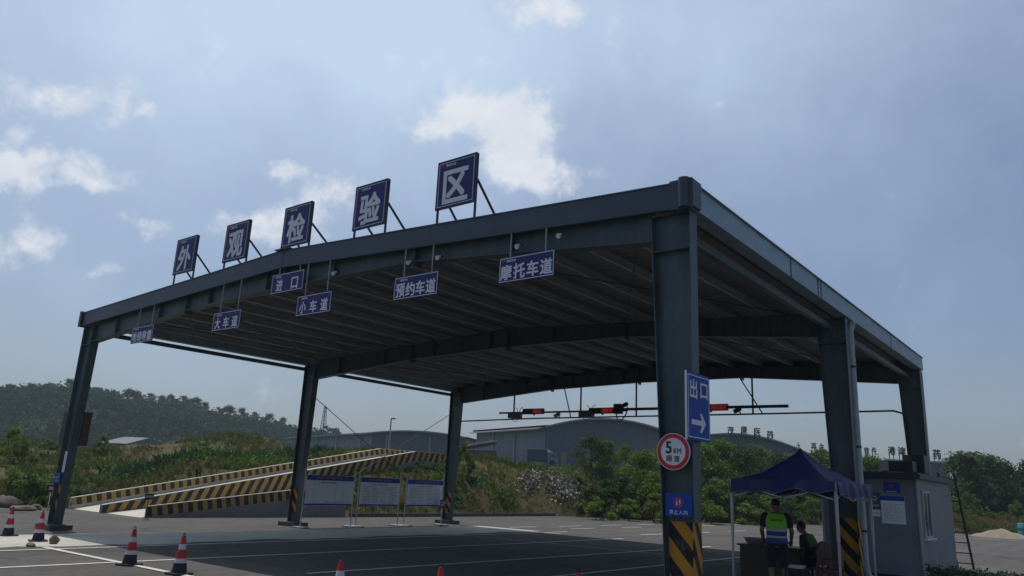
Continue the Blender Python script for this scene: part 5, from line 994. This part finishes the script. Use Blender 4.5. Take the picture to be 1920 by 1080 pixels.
def arch_hall(name, label, pl, pc, pr, depth_v, zb, ze, rise, mfront, mside, nseg=24, over=1.2):
    """hall with an arched front from pc to pr; its long side runs from pc back to pl (or straight back by depth_v)"""
    pc, pr = Vector((*pc, 0)), Vector((*pr, 0)); back = Vector((*depth_v, 0)); mid = (pc+pr)/2; t = thing(name, label, 'warehouse', (mid.x, mid.y, zb))
    top = lambda s: ze+rise*(1-(2*s-1)**2)
    prof = [(s, top(s)) for s in np.linspace(0, 1, nseg+1)]
    mb = MB(); vs = []
    for off in (Vector((0, 0, 0)), back):
        vs += [tuple(pc+off+Z*zb), tuple(pr+off+Z*zb)]+[tuple(pc+(pr-pc)*s+off+Z*z) for s, z in prof[::-1]]
    n = nseg+3; mb.add(vs, [tuple(range(n)), tuple(range(2*n-1, n-1, -1)), (0, n, 2*n-1, n-1), (1, 2, n+2, n+1)]); mb.build('wall', mfront, t)
    mb = MB(); d = (pr-pc).normalized()
    a, b = [], []
    for s, z in [(-.03, ze-rise*.12*.3)]+prof+[(1.03, ze-rise*.12*.3)]: a.append(pc+(pr-pc)*s-back.normalized()*over+Z*(z+.06)); b.append(pc+(pr-pc)*s+back*1.01+Z*(z+.06))
    k = len(a); mb.add([tuple(q) for q in a+b]+[tuple(q+Z*.28) for q in a+b], [(i, i+1, k+i+1, k+i) for i in range(k-1)]+[(2*k+i, 2*k+k+i, 2*k+k+i+1, 2*k+i+1) for i in range(k-1)]+[(i, 2*k+i, 2*k+i+1, i+1) for i in range(k-1)]+[(k+i, k+i+1, 3*k+i+1, 3*k+i) for i in range(k-1)]); mb.build('roof', M_whroof, t)
    return t, pc, pr, back
def h2(u, d): q = pd(u, 905, d); return np.array([q[0], q[1]])
# A: the hall behind the gantry
a0, a1 = h2(890, 139), h2(1020, 120); a2 = h2(1268, 134); bk = a0-a1
tA, pc, pr, back = arch_hall('arched_warehouse', 'large blue grey warehouse with arched roof behind the gantry, its left side coloured paler as if lit', a0, a1, a2, bk, 3.6, 10.9, 2.1, M_wh, M_wh2)
mb = MB(); c_ = Vector((*a1, 0)); e_ = Vector((*a0, 0)); sd = (e_-c_); nn = Vector((sd.y, -sd.x, 0)).normalized(); nn = nn if nn.dot(Vector((*CAM[:2], 0))-c_) > 0 else -nn
mb.add([tuple(c_+nn*.08+Z*3.6), tuple(e_+nn*.08+Z*3.6), tuple(e_+nn*.08+Z*10.75), tuple(c_+nn*.08+Z*10.75)], [(0, 1, 2, 3)]); sp = mb.build('lit_side_sheet', M_wh2, tA)  # left wall coloured lighter to stand for the light falling on it
for f_, w_ in ((.27, .7), (.5, .7), (.74, .7)): mb = MB(); q_ = c_+sd*f_; dd = sd.normalized()*w_/2; mb.add([tuple(q_-dd+nn*.1+Z*3.6), tuple(q_+dd+nn*.1+Z*3.6), tuple(q_+dd+nn*.1+Z*7.2), tuple(q_-dd+nn*.1+Z*7.2)], [(0, 1, 2, 3)]); mb.build('yellowed_strip', M_yel, tA)
for f_ in (.40, .72, .98): mb = MB(); q_ = c_+sd*f_+nn*.25; mb.tube([q_+Z*3.6, q_+Z*10.7], .13, 8); mb.build('downpipe', M_trim, tA)
fr_ = (pr-pc).normalized(); fn = Vector((fr_.y, -fr_.x, 0)); fn = fn if fn.dot(Vector((*CAM[:2], 0))-pc) > 0 else -fn
for f_ in (.13, .3): mb = MB(); q_ = pc+(pr-pc)*f_; mb.add([tuple(q_-fr_*.5+fn*.05+Z*3.6), tuple(q_+fr_*.5+fn*.05+Z*3.6), tuple(q_+fr_*.5+fn*.05+Z*7.2), tuple(q_-fr_*.5+fn*.05+Z*7.2)], [(0, 1, 2, 3)]); mb.build('yellowed_strip', M_yel, tA)
mb = MB(); mb.add([tuple(c_+nn*.0+Z*10.8), tuple(e_+Z*10.8), tuple(e_+nn*1.6+Z*10.5), tuple(c_+nn*1.6+Z*10.5)]+[tuple(c_+nn*.0+Z*11.0), tuple(e_+Z*11.0), tuple(e_+nn*1.6+Z*10.7), tuple(c_+nn*1.6+Z*10.7)], [(0, 1, 2, 3), (4, 5, 6, 7), (2, 3, 7, 6), (0, 3, 7, 4), (1, 2, 6, 5)]); mb.build('eave', M_trim, tA)
# B: long low side wall on the left and its flat arched neighbour
b0, b1 = h2(535, 192), h2(692, 155); t = thing('long_warehouse', 'long low blue grey warehouse with pale roof edge behind the ramp', 'warehouse', (float((b0+b1)[0]/2), float((b0+b1)[1]/2), 3.5)); B0, B1 = Vector((*b0, 0)), Vector((*b1, 0)); sd = B0-B1; nb = Vector((-sd.y, sd.x, 0)).normalized(); nb = nb if nb.dot(Vector((*CAM[:2], 0))-B1) < 0 else -nb
zt = 10.45; mb = MB(); mb.add([tuple(p_+o_*nb*22+Z*z) for z in (3.0, zt) for o_ in (0, 1) for p_ in (B1, B0)], [(0, 1, 3, 2), (4, 5, 7, 6), (0, 1, 5, 4), (2, 3, 7, 6), (0, 2, 6, 4), (1, 3, 7, 5)]); mb.build('wall', M_wh2, t)
mb = MB(); q_ = [B1-nb*1.2+Z*(zt+.02), B0-nb*1.2+Z*(zt+.02), B0+nb*11+Z*(zt+1.3), B1+nb*11+Z*(zt+1.3)]; mb.add([tuple(k_) for k_ in q_]+[tuple(k_+Z*.35) for k_ in q_], [(0, 1, 2, 3), (4, 5, 6, 7), (0, 1, 5, 4), (1, 2, 6, 5), (2, 3, 7, 6), (3, 0, 4, 7)]); mb.build('roof', M_whroof, t)
for f_ in (.12, .38, .62, .85): mb = MB(); k_ = B1+sd*f_-nb*.2; mb.tube([k_+Z*3, k_+Z*zt], .14, 8); mb.build('downpipe', M_trim, t)
g0, g1 = h2(690, 150), h2(868, 150); tB, *_ = arch_hall('flat_arched_warehouse', 'dark blue grey warehouse with very flat arched roof left of the back left column', None, g0, g1, (-20, 40), 3.0, 10.2, .75, M_wh, M_wh2)
for f_ in (.16, .62, .9): mb = MB(); k_ = Vector((*(g0+(g1-g0)*f_), 0)); dv = Vector((*CAM[:2], 0))-k_; k_ += dv.normalized()*.3; mb.tube([k_+Z*3, k_+Z*10.2], .12, 8); mb.build('downpipe', M_trim, tB)
# C: lean-to shed in front of hall A
l0, l1 = h2(846, 118), h2(928, 112); t = thing('lean_to_shed', 'low dark shed with a pale sloping roof edge left of the arched warehouse', 'shed', (float(l0[0]), float(l0[1]), 3.6)); q0, q1 = Vector((*l0, 0)), Vector((*l1, 0)); dv = (Vector((-.62, .78, 0)))*9
mb = MB(); mb.add([tuple(p_+o_*dv+Z*z) for z in (3.4, 6.6) for o_ in (0, 1) for p_ in (q0, q1)], [(0, 1, 5, 4), (2, 3, 7, 6), (0, 2, 6, 4), (1, 3, 7, 5)]); mb.build('wall', mat('shed_wall', (.085, .08, .08), .8, 0, .2, .5), t)
mb = MB(); r_ = [q0-dv*.15+Z*6.75, q1-dv*.15+Z*7.9, q1+dv+Z*7.9, q0+dv+Z*6.75]; mb.add([tuple(k_) for k_ in r_]+[tuple(k_+Z*.22) for k_ in r_], [(0, 1, 2, 3), (4, 5, 6, 7), (0, 1, 5, 4), (1, 2, 6, 5), (2, 3, 7, 6), (3, 0, 4, 7)]); mb.build('roof', M_trim, t)
mb = MB(); k_ = q0+(q1-q0)*.75-dv.normalized()*.03; e_ = (q1-q0).normalized(); mb.add([tuple(k_-e_*.5+Z*3.4), tuple(k_+e_*.5+Z*3.4), tuple(k_+e_*.5+Z*5.4), tuple(k_-e_*.5+Z*5.4)], [(0, 1, 2, 3)]); mb.build('door', M_dark, t)
# D: arched hall on the right with letters on its roof, E and F further right
d0, d1 = h2(1236, 140), h2(1530, 140); tD, pcD, prD, bD = arch_hall('lettered_warehouse', 'dark arched warehouse behind the trees with four big characters on its roof', None, d0, d1, (-14, 36), 3.4, 9.0, 3.55, M_wh, M_wh2)
e0, e1 = h2(1490, 172), h2(1690, 172); t = thing('low_factory', 'long low grey factory roof far behind the trees', 'factory', (float(e0[0]), float(e0[1]), 3)); q0, q1 = Vector((*e0, 0)), Vector((*e1, 0)); dv = Vector((-12, 25, 0)); zE = pd(1580, 862, 172)[2]
mb = MB(); mb.add([tuple(p_+o_*dv+Z*z) for z in (2.0, zE) for o_ in (0, 1) for p_ in (q0, q1)], [(0, 1, 3, 2), (4, 5, 7, 6), (0, 1, 5, 4), (2, 3, 7, 6), (0, 2, 6, 4), (1, 3, 7, 5)]); mb.build('wall', M_wh, t); mb = MB(); mb.bar(q0-dv*.02+Z*(zE+.1), q1-dv*.02+Z*(zE+.1), .5, .3); mb.build('roof_edge', M_trim, t)
f0, f1 = h2(1660, 104), h2(1782, 104); t = thing('grey_block', 'plain blue grey building behind the booth roof with characters above it', 'building', (float(f0[0]), float(f0[1]), .5)); q0, q1 = Vector((*f0, 0)), Vector((*f1, 0)); dv = Vector((-8, 14, 0)); zF = pd(1760, 867, 104)[2]
mb = MB(); mb.add([tuple(p_+o_*dv+Z*z) for z in (.3, zF) for o_ in (0, 1) for p_ in (q0, q1)], [(0, 1, 3, 2), (4, 5, 7, 6), (0, 1, 5, 4), (2, 3, 7, 6), (0, 2, 6, 4), (1, 3, 7, 5)]); mb.build('wall', mat('block_wall', (.10, .125, .15), .6, 0, .1, .3), t); mb = MB(); mb.bar(q0-dv*.02+Z*(zF+.08), q1-dv*.02+Z*(zF+.08), .4, .18); mb.build('roof_edge', M_trim, t)
M_let = mat('roof_character_dark', (.045, .05, .06), .6)
def roof_char(c, u, v, w, h, d, zbase, label, grp):
    p = Vector(pd(u, v, d)); rt = Vector((CR[0], CR[1], 0)).normalized(); W_, H_ = w*d/FPX, h*d/FPX; t = thing('roof_character', label, 'sign', (p.x, p.y, zbase), 0, grp)
    V_, F_, tw, th = text_mesh(c); mb = MB()
    for dx, dz, dy in ((0, 0, 0), (.03*W_, 0, .004), (-.03*W_, 0, .008), (0, .025*H_, .012), (0, -.025*H_, .016)): mb.add([p+rt*(x*W_/tw+dx)+Z*(y*H_/th+dz)-Vector((CF[0], CF[1], 0))*dy for x, y in V_], F_)
    o = mb.build('character', M_let, t); sf = o.modifiers.new('s', 'SOLIDIFY'); sf.thickness = .12; 
    for s in (-1, 1): mb = MB(); q_ = p+rt*s*W_*.3+Vector((CF[0], CF[1], 0))*.2; mb.bar((q_.x, q_.y, zbase), (q_.x, q_.y, p.z+H_*.2), .1, .1); mb.build('post', M_let, t)
arch_top = lambda u: 9.0+3.55*(1-(2*((u-1236)/294)-1)**2)
for c, u, v in (('茂', 1370, 807), ('康', 1395, 806), ('医', 1420, 810), ('药', 1444, 815)): roof_char(c, u, v, 12, 14, 139, arch_top(u), 'dark character %s standing on the arched roof of the warehouse behind the trees' % c, 'characters on the arched warehouse')
for c, u, v, w in (('上', 1497, 836, 8), ('再', 1526, 837, 10), ('生', 1541, 838, 9), ('管', 1625, 845, 9), ('件', 1639, 845, 9)): roof_char(c, u, v, w, 12, 172, zE, 'dark character %s on the low factory roof far behind the trees' % c, 'characters on the low factory')
for c, u, v, w, h in (('港', 1672, 845, 13, 15), ('津', 1691, 846, 14, 15), ('药', 1757, 852, 14, 18)): roof_char(c, u, v, w, h, 104.5, zF, 'dark character %s above the grey building behind the booth' % c, 'characters on the grey building')
# truck, heap, lamp post, lattice mast, far house
dT = 106; pT = pd(1016, 872, dT); rt = Vector((CR[0], CR[1], 0)).normalized(); tk = thing('box_truck', 'dark blue box truck with a pale cab parked in front of the arched warehouse', 'truck', tuple(pT), math.atan2(rt.y, rt.x)); M_tk = mat('truck_blue', (.02, .06, .11), .5, 0, .1, .5); BASE[tk.name] = Vector((0, 0, 0))
mb = MB(); mb.box((-.75, 0, 1.35), (2.75, 1.7, 1.5)); cg = mb.build('cargo_box', M_tk, tk, True); mb = MB(); mb.box((-.75, 0, 2.13), (2.85, 1.78, .07)); mb.build('top_rail', M_trim, cg, True)
mb = MB(); mb.prism([(.75, .45), (2.15, .45), (2.15, 1.0), (1.8, 1.65), (1.5, 1.75), (.75, 1.75)], -.8, .8, 'y'); cb = mb.build('cab', mat('cab_paint', (.12, .2, .24), .4), tk, True); mb = MB(); mb.add([(2.155, -.7, 1.02), (2.155, .7, 1.02), (1.82, .7, 1.63), (1.82, -.7, 1.63)], [(0, 1, 2, 3)]); mb.add([(1.0, -.805, 1.05), (1.9, -.805, 1.05), (1.7, -.805, 1.6), (1.0, -.805, 1.6)], [(0, 1, 2, 3)]); mb.build('windows', M_glass, cb, True)
mb = MB(); mb.prism([(.7, 1.76), (1.5, 1.76), (.8, 2.1), (.7, 2.1)], -.75, .75, 'y'); mb.build('wind_deflector', M_white, cb, True)
mb = MB(); mb.box((0, 0, .5), (4.1, 1.0, .14)); mb.build('chassis', M_dark, tk, True)
for x_ in (-1.5, 1.35):
    for y_ in (-.75, .75): mb = MB(); mb.tube([(x_, y_-.12, .38), (x_, y_+.12, .38)], .38, 18); mb.build('wheel', M_rubber, tk, True)
p = pd(728, 852, 66); q = pd(728, 784, 66); zb = float(terr(p[0], p[1])); t = thing('lamp_post', 'slender grey lamp post behind the top of the ramp', 'lamp post', (p[0], p[1], zb)); mb = MB(); mb.tube([(p[0], p[1], zb), (p[0], p[1], q[2])], [.09, .055], 10); mb.build('pole', M_grey, t); mb = MB(); k_ = Vector((p[0], p[1], q[2])); mb.bar(k_+Z*.02, k_+rt*.36+Z*.06, .14, .1); mb.build('lamp_head', M_dark, t)
dd = 330; p = pd(605, 812, dd); q = pd(609, 761, dd); t = thing('lattice_mast', 'thin lattice mast on the right slope of the far hill', 'mast', (p[0], p[1], p[2]-3)); bw, tw = 1.1, .35
cr = [[Vector((p[0]+a*bw, p[1]+b*bw, p[2]-3)), Vector((p[0]+a*tw, p[1]+b*tw, q[2]))] for a, b in ((-1, -1), (1, -1), (1, 1), (-1, 1))]
for a, b in cr: mb = MB(); mb.bar(a, b, .16, .16); mb.build('leg', M_dark, t)
mb = MB(); n = 8
for i in range(n):
    for k in range(4):
        A, B = cr[k], cr[(k+1) % 4]; f0_, f1_ = i/n, (i+1)/n; mb.bar(A[0].lerp(A[1], f0_), B[0].lerp(B[1], f1_), .09, .09); mb.bar(A[0].lerp(A[1], f1_), B[0].lerp(B[1], f1_), .09, .09)
tag(mb.build('lattice', M_dark, t))
dd = 98; p = pd(214, 835, dd); t = thing('field_shed', 'low shed with a flat grey roof in the field below the hill', 'shed', tuple(p)); M_fr = mat('field_roof', (.13, .14, .155), .7); a = Vector(p); mb = MB(); w_ = 26*dd/FPX
mb.add([tuple(a+rt*s*w_*.95+Vector((-rt.y, rt.x, 0))*o_+Z*z) for z in (-2, .1) for o_ in (0, 5) for s in (-1, 1)], [(0, 1, 5, 4), (2, 3, 7, 6), (0, 2, 6, 4), (1, 3, 7, 5), (4, 5, 7, 6)]); mb.build('wall', M_trim, t)
fw = Vector((-rt.y, rt.x, 0)); q_ = [a-rt*w_-fw*.4+Z*.15, a+rt*w_-fw*.4+Z*.15, a+rt*w_*.85+fw*6+Z*1.25, a-rt*w_*1.05+fw*6+Z*1.25]; mb = MB(); mb.add([tuple(k_) for k_ in q_]+[tuple(k_+Z*.12) for k_ in q_], [(0, 1, 2, 3), (4, 5, 6, 7), (0, 1, 5, 4), (1, 2, 6, 5), (2, 3, 7, 6), (3, 0, 4, 7)]); mb.build('roof', M_fr, t)

# ------------------------------------------------------------------ haze
mb = MB(); mb.lo((-1505, -1505, -1.6), (1505, 1505, 64)); m = bpy.data.materials.new('haze'); m.use_nodes = True; nt = m.node_tree; nt.nodes.clear(); o_ = nt.nodes.new('ShaderNodeOutputMaterial'); pv = nt.nodes.new('ShaderNodeVolumePrincipled'); pv.inputs['Density'].default_value = .0005; pv.inputs['Color'].default_value = (.74, .87, 1, 1); nt.links.new(pv.outputs[0], o_.inputs['Volume'])
tag(mb.build('haze', m), 'thin summer haze over the whole place', 'haze', kind='stuff')
